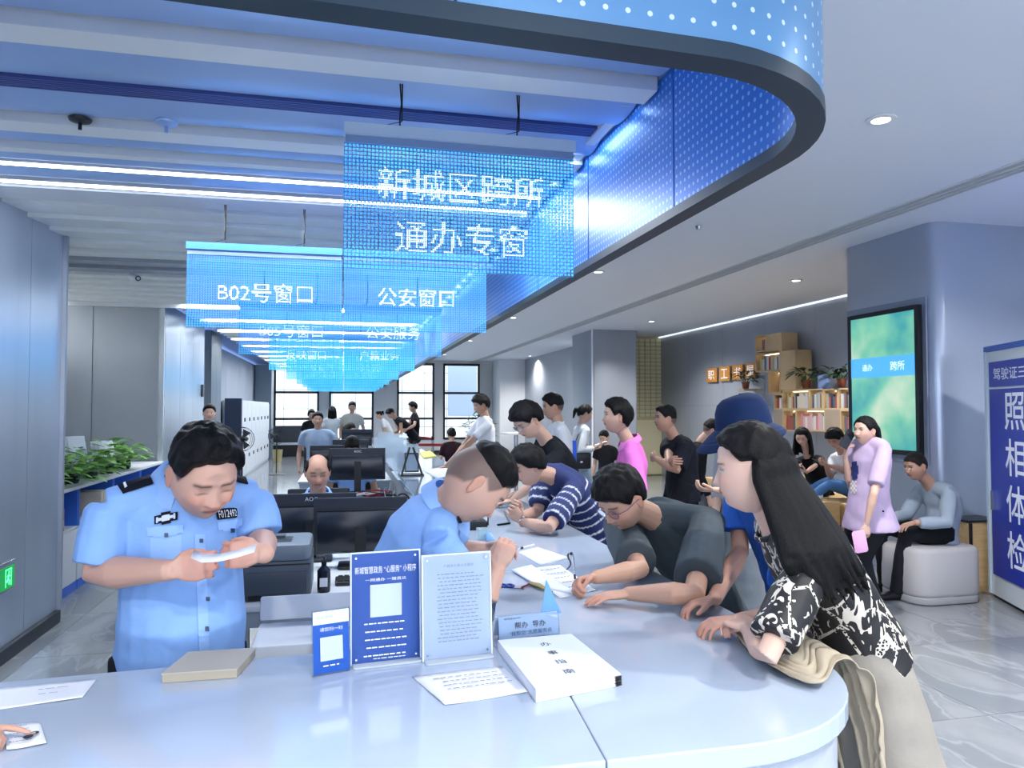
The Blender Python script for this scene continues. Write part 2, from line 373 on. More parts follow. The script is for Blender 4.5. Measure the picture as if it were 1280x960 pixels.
# ---- right wall and columns
panel_wall('wall_right', 7.5, -2.9, 16.6, 0, 3.34, 13, M_steel2, -1, rows=2)
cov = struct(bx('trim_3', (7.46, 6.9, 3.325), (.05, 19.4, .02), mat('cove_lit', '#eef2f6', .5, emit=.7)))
struct(bx('wall_far_end', (3, 27.2, 1.7), (1, .05, .1), M_white)); bpy.data.objects.remove(bpy.data.objects['wall_far_end'])
def column(name, x0, x1, y0, y1, m, r=.1, ztop=3.34, seams=0):
    b = MB(); b.rbox(((x0+x1)/2, (y0+y1)/2, ztop/2), (x1-x0, y1-y0, ztop), r, ez=.001); return struct(b.build(name, m, None, .6))
cl = column('column_near', 5.3, 7.48, 5.72, 7.0, mat('column_steel', '#a9b4c8', .3, .5, bump=.1, bscale=90, stretch=(1, 1, .02)), .12)
column('column_middle', 5.3, 6.35, 15.3, 16.8, M_steel2, .06)
column('column_far', 5.3, 6.25, 25.2, 26.4, M_white, .04)
panel_wall('wall_right_far', 6.22, 16.8, 25.3, 0, 3.34, 5, M_steel2, -1)
struct(bx('trim_4', (5.29, 15.29, 1.67), (.03, .03, 3.34), mat('lit_edge', '#e8eef6', .3, .2)))  # pale strip: light on the column's edge put into colour
# perforated yellow panel closing the right wall
pw = struct(bx('wall_right_end', (6.95, 16.65, 1.67), (1.3, .06, 3.34), mat('yellow_backing', '#bdb48e', .7)))
for i in range(8):
    for j in range(20):
        if i*j % 1 == 0: bx('fin', (6.42+.145*i, 16.6, 1.45+.095*j), (.12, .03, .07), mat('yellow_fin', '#d9d2ad', .6), pw)
bx('board', (6.95, 16.6, .68), (1.2, .03, 1.3), mat('yellow_fin', '#d9d2ad'), pw)
# ---- far wall with its windows
FY = 26.5
WX = [(-2.35, -.85), (-.5, 1.02), (1.85, 3.17), (3.5, 4.83)]
fw = MB()
xs = [-2.8]+[v for w in WX for v in w]+[7.6]
for i in range(0, len(xs), 2):
    fw.box(((xs[i]+xs[i+1])/2, FY+.12, 1.67), (xs[i+1]-xs[i], .24, 3.34))
for a, b_ in WX:
    fw.box(((a+b_)/2, FY+.12, .25), (b_-a, .24, .5)); fw.box(((a+b_)/2, FY+.12, 3.29), (b_-a, .24, .1))
struct(fw.build('wall_far', mat('far_wall_paint', '#c4c8cc', .6)))
for i, (a, b_) in enumerate(WX):
    w = thing('window_%d' % (i+1), 'tall dark-framed window of the far wall', 'window', ((a+b_)/2, FY, .5)); w['kind'] = 'structure'; del w['label'], w['category']
    for x in (a+.03, b_-.03): bx('stile', (x, FY+.02, 1.87), (.07, .09, 2.74), M_frame, w)
    for z in (.53, 1.25, 2.17, 3.2): bx('rail', ((a+b_)/2, FY+.02, z), (b_-a, .09, .08), M_frame, w)
    for z0, z1 in ((.57, 1.21), (1.29, 2.13), (2.21, 3.16)): bx('pane', ((a+b_)/2, FY+.05, (z0+z1)/2), (b_-a-.12, .008, z1-z0), M_glass, w)
# the building across the yard
fc = struct(bx('facade', (2, 33, 4), (26, .3, 12), mat('facade_joint', '#8f9088', .8)))
fp = MB()
for i in range(20):
    for j in range(10): fp.box((-8+i*1.0, 32.83, .4+j*.8), (.97, .03, .77))
o = fp.build('facade_slabs', mat('facade_tile', '#dcd8cf', .7), fc); o['kind'] = 'stuff'
bx('facade_window', (5.2, 32.8, 2.6), (1.3, .06, 2.6), mat('far_window', '#8d97a6', .2), fc)
struct(bx('yard', (2, 29.8, -.05), (26, 6.4, .08), mat('yard_paving', '#b8b6b0', .8)))
struct(bx('forecourt', (2.3, -8, -.05), (30, 12, .08), mat('yard_paving', '#b8b6b0', .8)))
struct(bx('baseboard_far', (2, FY-.02, .05), (10, .03, .1), M_dark))

# ============================================================ the blue ring fascia over the counter
def path_ring(off):
    # plan of the ring, walked from the far right end to the near left end; off = outward offset
    X, Y, R = 1.285+off, 1.445-off, .55+off
    P = [V((X, y, 0)) for y in np.linspace(26.4, Y+R, 22)]
    P += [V((X-R+R*math.cos(a), Y+R-R*math.sin(a), 0)) for a in np.linspace(0, math.pi/2, 14)[1:]]
    P += [V((x, Y-.05*(X-R-x)/1.2, 0)) for x in np.linspace(X-R, -2.05, 8)[1:]]
    return P
def ribbon(name, P, z0, z1, th, m, parent, smooth=1):
    me = bpy.data.meshes.new(name); vs = []; fs = []; uv = []
    n = len(P); L = [0]
    for i in range(1, n): L.append(L[-1]+(P[i]-P[i-1]).length)
    N = []
    for i in range(n):
        t = (P[min(i+1, n-1)]-P[max(i-1, 0)]).normalized(); N.append(V((-t.y, t.x, 0)))
    for i in range(n):
        for o, z in ((0, z0), (0, z1), (th, z1), (th, z0)): vs.append(P[i]+N[i]*o+V((0, 0, z)))
    for i in range(n-1):
        for a in range(4):
            b_ = (a+1) % 4; fs.append((i*4+a, i*4+b_, (i+1)*4+b_, (i+1)*4+a))
            za, zb = [(z0, z1, z1, z0)[q] for q in (a, b_)]; uv.append([(L[i], za), (L[i], zb), (L[i+1], zb), (L[i+1], za)])
    fs += [(0, 3, 2, 1), (n*4-4, n*4-3, n*4-2, n*4-1)]; uv += [[(0, 0)]*4]*2
    o0 = wl_(parent); me.from_pydata([tuple(v-o0) for v in vs], [], fs)
    u = me.uv_layers.new(name='UVMap'); k = 0
    for q in uv:
        for c in q: u.data[k].uv = c; k += 1
    me.materials.append(m); me.shade_smooth(); me.set_sharp_from_angle(angle=.9)
    o = bpy.data.objects.new(name, me); C.objects.link(o)
    if parent: o.parent = parent; WL[o.name] = o0
    return o
ring = thing('ring_fascia', 'blue perforated metal ring fascia hanging over the counter, rounded at its near end', 'fascia', (1.32, 1.47, 2.35))
M_in = dots_mat('blue_perforated_inner', '#3482e2', '#a4d2ff', .035, .2, .15)
M_out = dots_mat('blue_perforated_outer', '#6294c2', '#d5e6f5', .05, .12, .25)
def dense(P, step=.12):
    out = [P[0]]
    for i in range(1, len(P)):
        k = max(1, int((P[i]-P[i-1]).length/step))
        for j in range(1, k+1): out.append(P[i-1].lerp(P[i], j/k))
    return out
def cut(P, seg, gap):
    out = []; cur = [P[0]]; L = 0
    for i in range(1, len(P)):
        d = (P[i]-P[i-1]).length; L += d; cur.append(P[i])
        if L > seg: out.append(cur); cur = [P[i]]; L = 0
    if len(cur) > 1: out.append(cur)
    res = []
    for c in out:
        a = c[0]+(c[1]-c[0]).normalized()*gap/2; b = c[-1]+(c[-2]-c[-1]).normalized()*gap/2
        res.append([a]+c[1:-1]+[b])
    return res
for c in cut(dense(path_ring(-.032)), .95, .012): ribbon('inner_panel', c, 2.385, 2.99, .01, M_in, ring)
for c in cut(dense(path_ring(.022)), 1.25, .006): ribbon('outer_panel', c, 2.385, 3.34, .01, M_out, ring)
ribbon('bottom_trim', path_ring(-.036), 2.35, 2.388, .072, mat('ring_trim', '#243848', .45, .3), ring)
ribbon('core', path_ring(-.012), 2.39, 3.1, .024, mat('ring_core', '#12408f', .6), ring)

# ============================================================ the counter
HC = .88
cnt = thing('service_counter', 'long white stone service counter with a rounded near corner', 'counter', (.95, 1.9, 0))
def slab(poly, name='countertop_slab'):
    b = MB(); b.prism(poly, HC-.05, HC); o = b.build(name, M_quartz, cnt)
    md = o.modifiers.new('b', 'BEVEL'); md.width = .004; md.segments = 2; md.limit_method = 'ANGLE'; return o
g_ = .0012
slab([(-2.05, 1.45), (.53-g_, 1.45), (.57-g_, 1.9), (.40-g_, 2.36), (-.06, 2.27), (-2.05, 2.14)])
arc = [(1.35-.5+.5*math.sin(a), 1.45+.5-.5*math.cos(a)) for a in np.linspace(0, math.pi/2, 16)]
slab([(.53+g_, 1.45)]+arc+[(1.35, 3.2-g_), (.57, 3.2-g_), (.56, 2.72), (.5, 2.48), (.40+g_, 2.36), (.57+g_, 1.9)])
y = 3.2
while y < 18.5: slab([(.57, y+g_), (1.36, y+g_), (1.37, y+2.6-g_), (.57, y+2.6-g_)]); y += 2.6
b = MB(); b.prism([(-2.05, 1.47), (.55, 1.47)]+[(x-.02, y+.02) for x, y in arc]+[(1.33, 18.7), (1.27, 18.7), (1.27, 1.98), (.85, 1.53), (-2.05, 1.53)], .08, HC-.05)
b.build('front_panel', M_cbody, cnt)
b = MB(); b.prism([(-2.05, 1.98), (.5, 2.15), (.66, 2.6), (.66, 18.7), (.62, 18.7), (.62, 2.7), (.45, 2.3), (-2.05, 2.1)], .0, HC-.05); b.build('inner_panel', M_cbody, cnt)
b = MB(); b.prism([(-2.05, 1.52), (.8, 1.52), (1.25, 1.95), (1.25, 18.6), (.7, 18.6), (.7, 2.0), (-2.05, 2.0)], 0, .08); b.build('plinth', M_dark, cnt)

# ============================================================ LED signs in pairs
M_led = {}
def led_mat(key, a, bb, e, sc=1.5):
    m = bpy.data.materials.new(key); m.use_nodes = True; n = m.node_tree.nodes; l = m.node_tree.links; p = n['Principled BSDF']
    tc = n.new('ShaderNodeTexCoord'); t = n.new('ShaderNodeTexNoise'); t.inputs['Scale'].default_value = sc; l.new(tc.outputs['Object'], t.inputs[0])
    r = n.new('ShaderNodeValToRGB'); l.new(t.outputs[0], r.inputs[0]); r.color_ramp.elements[0].position = .38; r.color_ramp.elements[1].position = .62
    r.color_ramp.elements[0].color = lin(a); r.color_ramp.elements[1].color = lin(bb)
    l.new(r.outputs[0], p.inputs['Emission Color']); p.inputs['Emission Strength'].default_value = e; p.inputs['Base Color'].default_value = (.02, .1, .3, 1); return m
M_dot = led_mat('led_blue', '#2a86e6', '#4cc0ee', 1.5); M_dotf = led_mat('led_cyan', '#35b4ea', '#62d0f2', 1.25)
M_wire = mat('led_wire', '#2b6cb4', .4, emit=.12, emcol='#3fa0f0')
M_gly = mat('led_glyph', '#fff6d8', .4, emit=1.5, emcol='#e8f6e8')
def glyph_cells(lines, W, Hh, pitch, ch):
    """dot centres lit by the lettering on a W x Hh panel"""
    out = []
    for t, cy in lines:
        vs, fs, tw, th_ = GL[t]; s = ch/1.0
        bv = BVHTree.FromPolygons([V((a*s, b_*s+cy, 0)) for a, b_, c in vs], fs)
        for i in range(int(W/pitch)):
            for j in range(int(Hh/pitch)):
                x = -W/2+(i+.5)*pitch; y = -Hh/2+(j+.5)*pitch
                if abs(y-cy) > ch*.8: continue
                if bv.ray_cast(V((x, y, 1)), V((0, 0, -1)))[0]: out.append((x, y))
    return out
def led_sign(cx, Y, W, zb, zt, lines, label, bar, ch, far=False, side=''):
    s = thing('led_sign', label, 'sign', (cx, Y, zb), 'see-through LED signs hung over the counter')
    hb = .075; h = zt-hb-zb; zc = zb+h/2
    b = MB(); b.box((cx, Y, zt-.022), (W, .06, .045)); b.build('header', bar, s)
    b = MB(); b.box((cx, Y+.005, zt-hb+.015), (W-.01, .035, .03)); b.build('driver_box', mat('driver_box', '#8ea6c8', .4, .2), s)
    p = .0152 if not far else .026; nx, ny = int(W/p), int(h/p)
    b = MB(); w = .0022 if not far else .005
    for i in range(nx+1): b.box((cx-W/2+.002+(W-.004)*i/nx, Y+.003, zc), (w, .003, h))
    for j in range(ny+1): b.box((cx, Y+.004, zb+h*j/ny), (W, .003, w))
    o = b.build('lattice', M_wire, s); o['kind'] = 'stuff'
    b = MB(); r = p*.27 if not far else p*.36
    for i in range(nx):
        for j in range(ny):
            x = cx-W/2+(i+.5)*W/nx; z = zb+(j+.5)*h/ny
            b.quad((x-r, Y, z-r), (x+r, Y, z-r), (x+r, Y, z+r), (x-r, Y, z+r))
    o = b.build('led_dots', M_dotf if far else M_dot, s, fix=False); o['kind'] = 'stuff'
    if lines:
        q = .0076 if not far else .011; b = MB(); rr = q*.30
        for x, y in glyph_cells(lines, W, h, q, ch):
            x += cx; z = zc+y; b.quad((x-rr, Y-.003, z-rr), (x+rr, Y-.003, z-rr), (x+rr, Y-.003, z+rr), (x-rr, Y-.003, z+rr))
        if b.v: o = b.build('lit_lettering', M_gly, s, fix=False); o['kind'] = 'stuff'
    for dx in (-W*.27, W*.24):
        c_ = MB(); c_.tube([(cx+dx, Y, zt), (cx+dx, Y, zt+.06), (cx+dx+.006, Y, zt+.1), (cx+dx, Y, max(zt+.14, 2.93))], .0035, 5)
        c_.tube([(cx+dx+.004, Y, zt+.005), (cx+dx-.05, Y, zt+.012), (cx+dx+.008, Y, zt+.03), (cx+dx+.01, Y, max(zt+.14, 2.93))], .003, 5)
        c_.build('hanger', M_black, s, 1)
ROWS = [3.0, 5.0, 7.4, 10.3, 13.4, 16.2, 18.6, 20.8, 22.8]
W_ = .965
led_sign(.475, 3.0, W_, 2.165, 2.745, [('新城区跨所', .1), ('通办专窗', -.115)], 'nearest hanging LED sign, two lines of lettering under a pale grey header', mat('pale_header', '#d2e2ec', .4, .2), .142)
LB = mat('blue_header', '#3f78d0', .35, .2)
LL = [[('B02号窗口', 0)], [('B05号窗口', .02)], [('反映窗口', 0)], [('B06号窗口', 0)], [('B08号窗口', 0)], None, None, None]
LR = [[('公安窗口', 0)], [('公安服务', .02)], [('户籍业务', 0)], [('综合窗口', 0)], [('公安窗口', 0)], None, None, None]
NB = ['second', 'third', 'fourth', 'fifth', 'sixth', 'seventh', 'eighth', 'farthest']
for i, Y in enumerate(ROWS[1:]):
    zt = 2.66 if i == 0 else 2.62
    led_sign(-.50, Y, W_, 2.12, zt, LL[i], 'left LED sign of the %s hanging row%s' % (NB[i], ' with B02 lettering' if i == 0 else ''), LB, .135, i > 1)
    led_sign(.475, Y, W_, 2.125, zt, LR[i], 'right LED sign of the %s hanging row%s' % (NB[i], ', lettered for the police window' if i == 0 else ''), LB, .135, i > 1)

for o in (ring, sv, g):
    o['kind'] = 'structure'
    for k in ('label', 'category', 'group'):
        if k in o: del o[k]
for k in ('label', 'category', 'group'):
    if k in cs: del cs[k]
# ============================================================ PEOPLE
def fdir(d): a = math.radians(d); return V((math.sin(a), math.cos(a), 0))     # 0 = into the hall, 90 = right, 180 = to the door, 270 = left
def ik(a, b, l1, l2, hint):
    d = b-a; L = d.length
    if L >= (l1+l2)*.999: return a+d*(l1/(l1+l2))
    x = (l1*l1-l2*l2+L*L)/(2*L); h = math.sqrt(max(0, l1*l1-x*x)); n = d.normalized(); t = V(hint)-n*V(hint).dot(n)
    if t.length < 1e-5: t = V((0, 0, -1))
    return a+n*x+t.normalized()*h
def sstep(e0, e1, x): t = np.clip((x-e0)/(e1-e0), 0, 1); return t*t*(3-2*t)
def sphere_dirs(nu, nv):
    th = np.linspace(0, math.pi, nv+2)[1:-1]; ph = np.arange(nu)*2*math.pi/nu
    T, P = np.meshgrid(th, ph, indexing='ij')
    d = np.stack([np.sin(T)*np.sin(P), np.sin(T)*np.cos(P), np.cos(T)], -1).reshape(-1, 3)
    d = np.vstack([d, [[0, 0, 1], [0, 0, -1]]]); f = []
    for i in range(nv-1):
        for j in range(nu): k = (j+1) % nu; f.append((i*nu+j, (i+1)*nu+j, (i+1)*nu+k, i*nu+k))
    a, b = nu*nv, nu*nv+1
    for j in range(nu): k = (j+1) % nu; f.append((a, j, k)); f.append((b, (nv-1)*nu+k, (nv-1)*nu+j))
    return d, f
def skull(d, fat=0, fem=0):
    x, y, z = d[:, 0], d[:, 1], d[:, 2]; X = x*.076; Y = y*.098; Z = z*.116
    lo = np.clip(-z, 0, 1)
    X = X*(1-(.30-.16*fat+.05*fem)*lo**1.6); Y = np.where(y < 0, Y*(1-.5*lo**1.1), Y*(1-.10*lo**2))
    X = X*(1+.05*np.clip(z, 0, 1)); Y = np.where(y > 0, np.minimum(Y, .083+.1*(Y-.083)), Y)
    X = X*(1+.07*fat*np.exp(-((Z+.04)/.04)**2)); Y = Y+np.where(y > 0, .008*lo*(y > .2), 0)
    return np.stack([X, Y, Z], -1)
def G1(v, s): return np.exp(-(v/s)**2)
def face_relief(p, d, fat=0, fem=0):
    X, Z = p[:, 0], p[:, 2]; A = np.abs(X); f = sstep(.25, .7, d[:, 1]); h = 0
    ramp = np.clip((.020-Z)/.047, 0, 1)*(1-sstep(-.029, -.037, Z)*0)*np.where(Z < -.028, G1(Z+.028, .0075), 1)
    h = .021*ramp*G1(A, .0095+.006*ramp)+.006*G1(A-.012, .006)*G1(Z+.027, .008)
    h += .005*G1(Z-.028, .009)*G1(A-.027, .024)
    h -= .010*G1(A-.031, .014)*G1(Z-.010, .010); h += .0045*G1(A-.031, .010)*G1(Z-.008, .006)
    h += .0065*G1(A, .021)*G1(Z+.051, .008)-.004*G1(A, .022)*G1(Z+.0525, .0022)-.003*G1(A, .02)*G1(Z+.068, .006)
    h += .007*G1(A, .020)*G1(Z+.090, .013); h += (.004+.005*fat)*G1(A-.045, .018)*G1(Z+.022, .02)
    return h*f
def head_parts(nu, nv, skin, fat=0, fem=0, eyes='open', blush=.25, stubble=0, brow='#1a1614', hst=None):
    d, f = sphere_dirs(nu, nv); p = skull(d, fat, fem); h = face_relief(p, d, fat, fem); fr = sstep(.25, .7, d[:, 1])
    q = p.copy(); q[:, 1] += h
    X, Z = p[:, 0], p[:, 2]; A = np.abs(X); col = np.tile(np.array(skin[:3]), (len(p), 1))
    def mixc(m, c): nonlocal col; m = np.clip(m, 0, 1)[:, None]; col = col*(1-m)+np.array(c[:3])*m
    red = (min(1, skin[0]*1.02), skin[1]*.62, skin[2]*.6)
    if hst and not hst.get('none'):
        hm, azz = hair_mask(d, p, hst); mixc(hst.get('shave', .8)*hm, lin('#2b2e33'))
    mixc(blush*fr*G1(A-.045, .02)*G1(Z+.02, .02), red); mixc(blush*.8*fr*G1(A, .012)*G1(Z+.025, .012), red)
    mixc(.75*fr*sstep(.024, .018, A)*G1(Z+.051-.05*A*0, .0075), lin('#a85a50') if fem else lin('#94594f'))
    mixc(.8*fr*sstep(.025, .02, A)*G1(Z+.0525, .0018), lin('#4a2420'))
    bz = .0285-8*(A-.032)**2
    mixc(.9*fr*sstep(.010, .014, A)*sstep(.055, .048, A)*G1(Z-bz, .0042 if not fem else .0028), lin(brow))
    mixc(stubble*fr*G1(Z+.075, .03), lin('#5d5550'))
    ez = .0085-10*(A-.031)**2
    if eyes == 'open':
        e = fr*sstep(.0165, .0145, np.abs(A-.031))*sstep(.0058, .004, np.abs(Z-.0075)); mixc(e*.9, lin('#d8d0c8'))
        mixc(fr*sstep(.0065, .0045, np.hypot(A-.031, Z-.0078)), lin('#120c0a')); mixc(.9*fr*sstep(.018, .015, np.abs(A-.031))*G1(Z-.0125+6*(A-.031)**2, .0018), lin('#140e0c'))
    else: mixc(.85*fr*sstep(.018, .015, np.abs(A-.031))*G1(Z-(.003+5*(A-.031)**2), .0019), lin('#1d1512')); mixc(.25*fr*G1(A-.031, .014)*G1(Z-.008, .006), lin('#7d4a3c'))
    vs = [q]; fs = list(f); cs = [col]; k = len(q)
    for sx in (-1, 1):
        ed, ef = sphere_dirs(14, 10); e = ed*np.array([.008, .017, .032])
        e[:, 0] -= .006*G1(ed[:, 1]*.017-.003, .009)*G1(e[:, 2]-.002, .017)*(ed[:, 0] > 0)
        e[:, 0] *= sx; e[:, 1] *= np.where(e[:, 2] < 0, .72, 1); a = .28; e2 = e.copy(); e2[:, 0] = e[:, 0]*math.cos(a)-sx*e[:, 1]*math.sin(a)*1; e2[:, 1] = sx*e[:, 0]*math.sin(a)+e[:, 1]*math.cos(a)
        e2 += np.array([sx*(.0765-.004*fem*0+.003*fat), -.008, -.006])
        vs.append(e2); fs += [tuple(i+k for i in (t if sx > 0 else t[::-1])) for t in ef]; k += len(e2); c = np.tile(np.array(skin[:3]), (len(e2), 1)); c[:, 1] *= .85; c[:, 2] *= .82; cs.append(c)
    return np.vstack(vs), fs, np.vstack(cs)
def hair_mask(d, p, st):
    az = np.abs(np.degrees(np.arctan2(d[:, 0], d[:, 1])))
    hl = np.interp(az, [0, 25, 50, 72, 90, 112, 180], [st.get('front', .062)-st.get('fringe', 0), st.get('front', .062)-st.get('fringe', 0)*.9, st.get('temple', .045)-st.get('fringe', 0)*.6, st.get('burn', .005), st.get('ear', .026), st.get('nape', -.05)*.6, st.get('nape', -.06)])
    m = sstep(-.004, .010, p[:, 2]-hl)
    if st.get('bald'): m = m*np.clip(sstep(.04, .075, np.abs(p[:, 0])+.5*np.clip(-p[:, 1]-.02, 0, .1)) , 0, 1)
    return m, az
def hair_shell(nu, nv, st, fat=0, fem=0, seed=0):
    # st: top, side, front (hairline height), temple, ear, nape, fringe, noise
    d, f = sphere_dirs(nu, nv); p = skull(d, fat, fem); m, az = hair_mask(d, p, st)
    if 'cut' in st: m = m*sstep(-.012, .012, p[:, 2]-st['cut']-.02*np.clip((az-60)/120, 0, 1)*st.get('cutback', 0))
    nz = np.array([noise.noise(V((a*60+seed, b*60, c*28))) for a, b, c in p])
    tz = sstep(st.get('fade', -.02), .085, p[:, 2]); T = st.get('side', .008)*(1-tz)+st.get('top', .024)*tz
    T = T*(1+.28*nz*st.get('noise', 1))+st.get('vol', 0)*G1(p[:, 2]-.05, .05)
    n = p/np.linalg.norm(p, axis=1)[:, None]
    fr = sstep(.2, .7, d[:, 1])
    q = p+n*(m*T-(1-m)*.010)[:, None]; q[:, 1] += face_relief(p, d, fat, fem)*0+st.get('quiff', 0)*m*fr*tz
    return q, f
SK = {}
def skin_mat():
    m = mat('skin', '#c79a80', .5, attr='Col', spec=.35, bump=.06, bscale=160); b = m.node_tree.nodes['Principled BSDF']
    b.inputs['Subsurface Weight'].default_value = .12; b.inputs['Subsurface Radius'].default_value = (.02, .008, .004); b.inputs['Subsurface Scale'].default_value = .3; return m
M_skin = skin_mat()
def hair_mat(key, col='#09090b', rough=.5): return mat('hair_'+key, col, rough, bump=.45, bscale=70, stretch=(6, 6, .5), spec=.18)
M_hair = hair_mat('black'); M_hairb = hair_mat('brown_black', '#17100f'); M_hairg = mat('hair_shaved', '#4b4644', .8, bump=.4, bscale=300)
REM = []      # (object, voxel, smooth steps, post)
def remesh_later(o, vox, smooth, post=None): REM.append((o, vox, smooth, post)); return o
def hand(b, w, d, n, side, curl, s=1, nseg=7, spread=.10, thumb=.5, curls=None, point=False):
    """palm, four unequal bent fingers and a thumb that leaves the palm's side near the wrist"""
    d = V(d).normalized(); n = V(n); n = (n-d*n.dot(d)).normalized(); t = d.cross(n)*side     # t points to the thumb
    b.tube([w-d*.02*s, w+d*.012*s, w+d*.045*s, w+d*.083*s, w+d*.094*s], [(.0215*s, .017*s), (.025*s, .0165*s), (.040*s, .0155*s), (.042*s, .013*s), (.036*s, .010*s)], 10, up=t)
    fl = (.074, .082, .077, .060); fr = (.0088, .0090, .0086, .0076)
    for i in range(4):
        o = w+d*(.086-.004*(i == 3)-.002*(i == 0))*s+t*(.029-.0193*i)*s; a = (1.2-i)*spread; cu = curls[i] if curls else curl
        fd = (d*math.cos(a)+t*math.sin(a)).normalized(); pts = [o-fd*.015*s, o]; ang = 0
        for k, fr_ in enumerate((.45, .30, .25)):
            ang += math.radians(cu*(.8, 1.0, .6)[k]); pts.append(pts[-1]+(fd*math.cos(ang)+n*math.sin(ang))*fl[i]*fr_*s)
        r = fr[i]*s; b.tube(pts, [r*1.05, r*1.05, r*.98, r*.9, r*.72], nseg, up=t, roundcap=True)
    o = w+d*.022*s+t*.022*s; td = (d*math.cos(.75)+t*math.sin(.75)+n*.25).normalized(); t2 = (d*(.92)+t*(.38-thumb*.7)+n*(.25+.4*thumb)).normalized()
    b.tube([o-td*.012*s, o+td*.022*s, o+td*.036*s+t2*.014*s, o+td*.038*s+t2*.046*s], [.0125*s, .0125*s, .0105*s, .0085*s], nseg, roundcap=True)
def person(label, pos, face, h=1.7, w=1.0, fat=0, fem=0, skin='#c99c84', hip=None, neck=None, lean=0, hunch=.02, sit=None, sface=None, head=None, look=None, tilt=0,
           R=None, L=None, feet=None, knees=None, top='#333a44', topm=None, sleeve=.6, slw=1.0, hem=.16, flare=0, belly=0, bottom='trousers', botc='#15181f', botm=None, hair=None, hairm=None, eyes='open',
           level=1, group=None, shoes='#15151a', collar=True, hs=1.0, post=None, long=None, bun=None, stubble=0, blush=.25, vox=None, handv=None, mask=None, name='person'):
    s = h/1.70; f = fdir(face); r = V((f.y, -f.x, 0)); up = V((0, 0, 1)); g = V((pos[0], pos[1], 0)); sf = fdir(sface if sface is not None else face)
    skin = lin(skin); lm = .3*skin[0]+.6*skin[1]+.1*skin[2]; skin = tuple(lm+(c-lm)*.82 for c in skin[:3])+(1,)
    if hip is None: hip = g+up*(.93*s if sit is None else sit+.11*s)
    hip = V(hip)
    if neck is None: neck = hip+(f*math.sin(math.radians(lean))+up*math.cos(math.radians(lean)))*.525*s
    neck = V(neck); t = (neck-hip).normalized()
    sr = V((sf.y, -sf.x, 0)); sr = (sr-t*sr.dot(t)).normalized(); bk = t.cross(sr)*-1          # bk: the back of the chest
    fw_ = (sf-t*sf.dot(t)).normalized()
    shc = neck-t*.055*s; bw = (.185-.02*fem)*s*w
    lk = look or (face, 0); lf = fdir(lk[0])*math.cos(math.radians(lk[1]))+up*math.sin(math.radians(lk[1]))
    nd = (t*.55+up*.45+lf*.25).normalized()
    if head is None: head = neck+nd*.165*s
    head = V(head); hr = lf.cross(up).normalized(); hu = hr.cross(lf)
    ct, st_ = math.cos(math.radians(tilt)), math.sin(math.radians(tilt)); hr, hu = hr*ct+hu*st_, hu*ct-hr*st_
    HM = Matrix(((hr.x, lf.x, hu.x, head.x), (hr.y, lf.y, hu.y, head.y), (hr.z, lf.z, hu.z, head.z), (0, 0, 0, 1)))
    root = thing(name, label, 'person', (hip.x, hip.y, 0), group)
    hsz = s*hs*(1.02-.02*fem)
    # ---- arms
    arms = {}
    for nm, sg, A in (('R', 1, R), ('L', -1, L)):
        sh = shc+sr*bw*sg-t*.01*s
        if A is None: A = dict(w=sh+sr*sg*.06*s-up*.50*s+f*.05)
        wr = V(A['w']); hint = V(A.get('e', (-f*.6+sr*sg*.35-up*.3)))
        if 'elbow' in A: el = V(A['elbow'])
        else: el = ik(sh, wr, .285*s, .245*s, hint)
        fd = (wr-el).normalized(); hd = V(A.get('d', fd)); hn = V(A.get('n', -sr*sg))
        arms[nm] = (sh, el, wr, hd, hn, A, sg)
    # ---- legs
    legs = {}
    for nm, sg, i in (('R', 1, 0), ('L', -1, 1)):
        hj = hip+r*sg*.088*s*w-up*.03*s
        ft = V(feet[i]) if feet else (g+r*sg*.1*s+f*(.03 if i else -.03)+up*.085 if sit is None else g+r*sg*.12+f*.42*s+up*.085)
        kn = V(knees[i]) if knees else ik(hj, ft, .43*s, .42*s, f if sit is None else f*.9+up)
        legs[nm] = (hj, kn, ft)
    lv = level; nn = (14, 10, 8)[lv]
    # ---- body: one continuous surface
    b = MB(); ax = fw_
    bc = lambda u: hip.lerp(neck, u)-fw_*(math.sin(math.pi*u)*hunch)
    b.tube([hip-t*.02, bc(.22), bc(.55), bc(.82), neck-t*.03*s], [(.11*s, .08*s), (.10*s, .075*s), (.12*s, .085*s), (.13*s*w, .075*s), (.06*s, .05*s)], nn, up=sr)
    nb = head-hu*.075*hsz-lf*.012
    b.tube([neck-nd*.06*s, neck.lerp(nb, .5)-lf*.004, nb+hu*.03], [.062*s, (.054+.004*fat-.006*fem)*s, (.052+.006*fat-.006*fem)*s], nn)
    b.tube([shc+sr*bw*.92, shc+t*.015, shc-sr*bw*.92], [.042*s, .05*s, .042*s], nn)
    am = 1+.18*fat-.16*fem
    for sh, el, wr, hd, hn, A, sg in arms.values():
        mid = el.lerp(wr, .3)
        b.tube([sh, sh.lerp(el, .4), el, mid, el.lerp(wr, .72), wr, wr+V(hd).normalized()*.012], [.046*s*am, .043*s*am, .037*s*am, .041*s*am, .031*s*am, (.0255*s*am), .023*s*am], nn, roundcap=False)
    if bottom in ('shorts', 'skirt'):
        for hj, kn, ft in legs.values():
            b.tube([hj, hj.lerp(kn, .5), kn, kn.lerp(ft, .3), kn.lerp(ft, .7), ft], [.075*s, .065*s, .047*s, .050*s, .036*s, .032*s], nn)
    hb = MB()
    for sh, el, wr, hd, hn, A, sg in arms.values():
        hand(hb if lv else b, wr, hd, hn, sg, A.get('c', 22), s*(.98-.08*fem), 7 if lv < 2 else 5, A.get('sp', .08), A.get('t', .5), A.get('cs'))
    body = b.build('body', M_skin, root, 3, fix=False)
    nu, nv = ((112, 84), (56, 42), (32, 24))[lv]
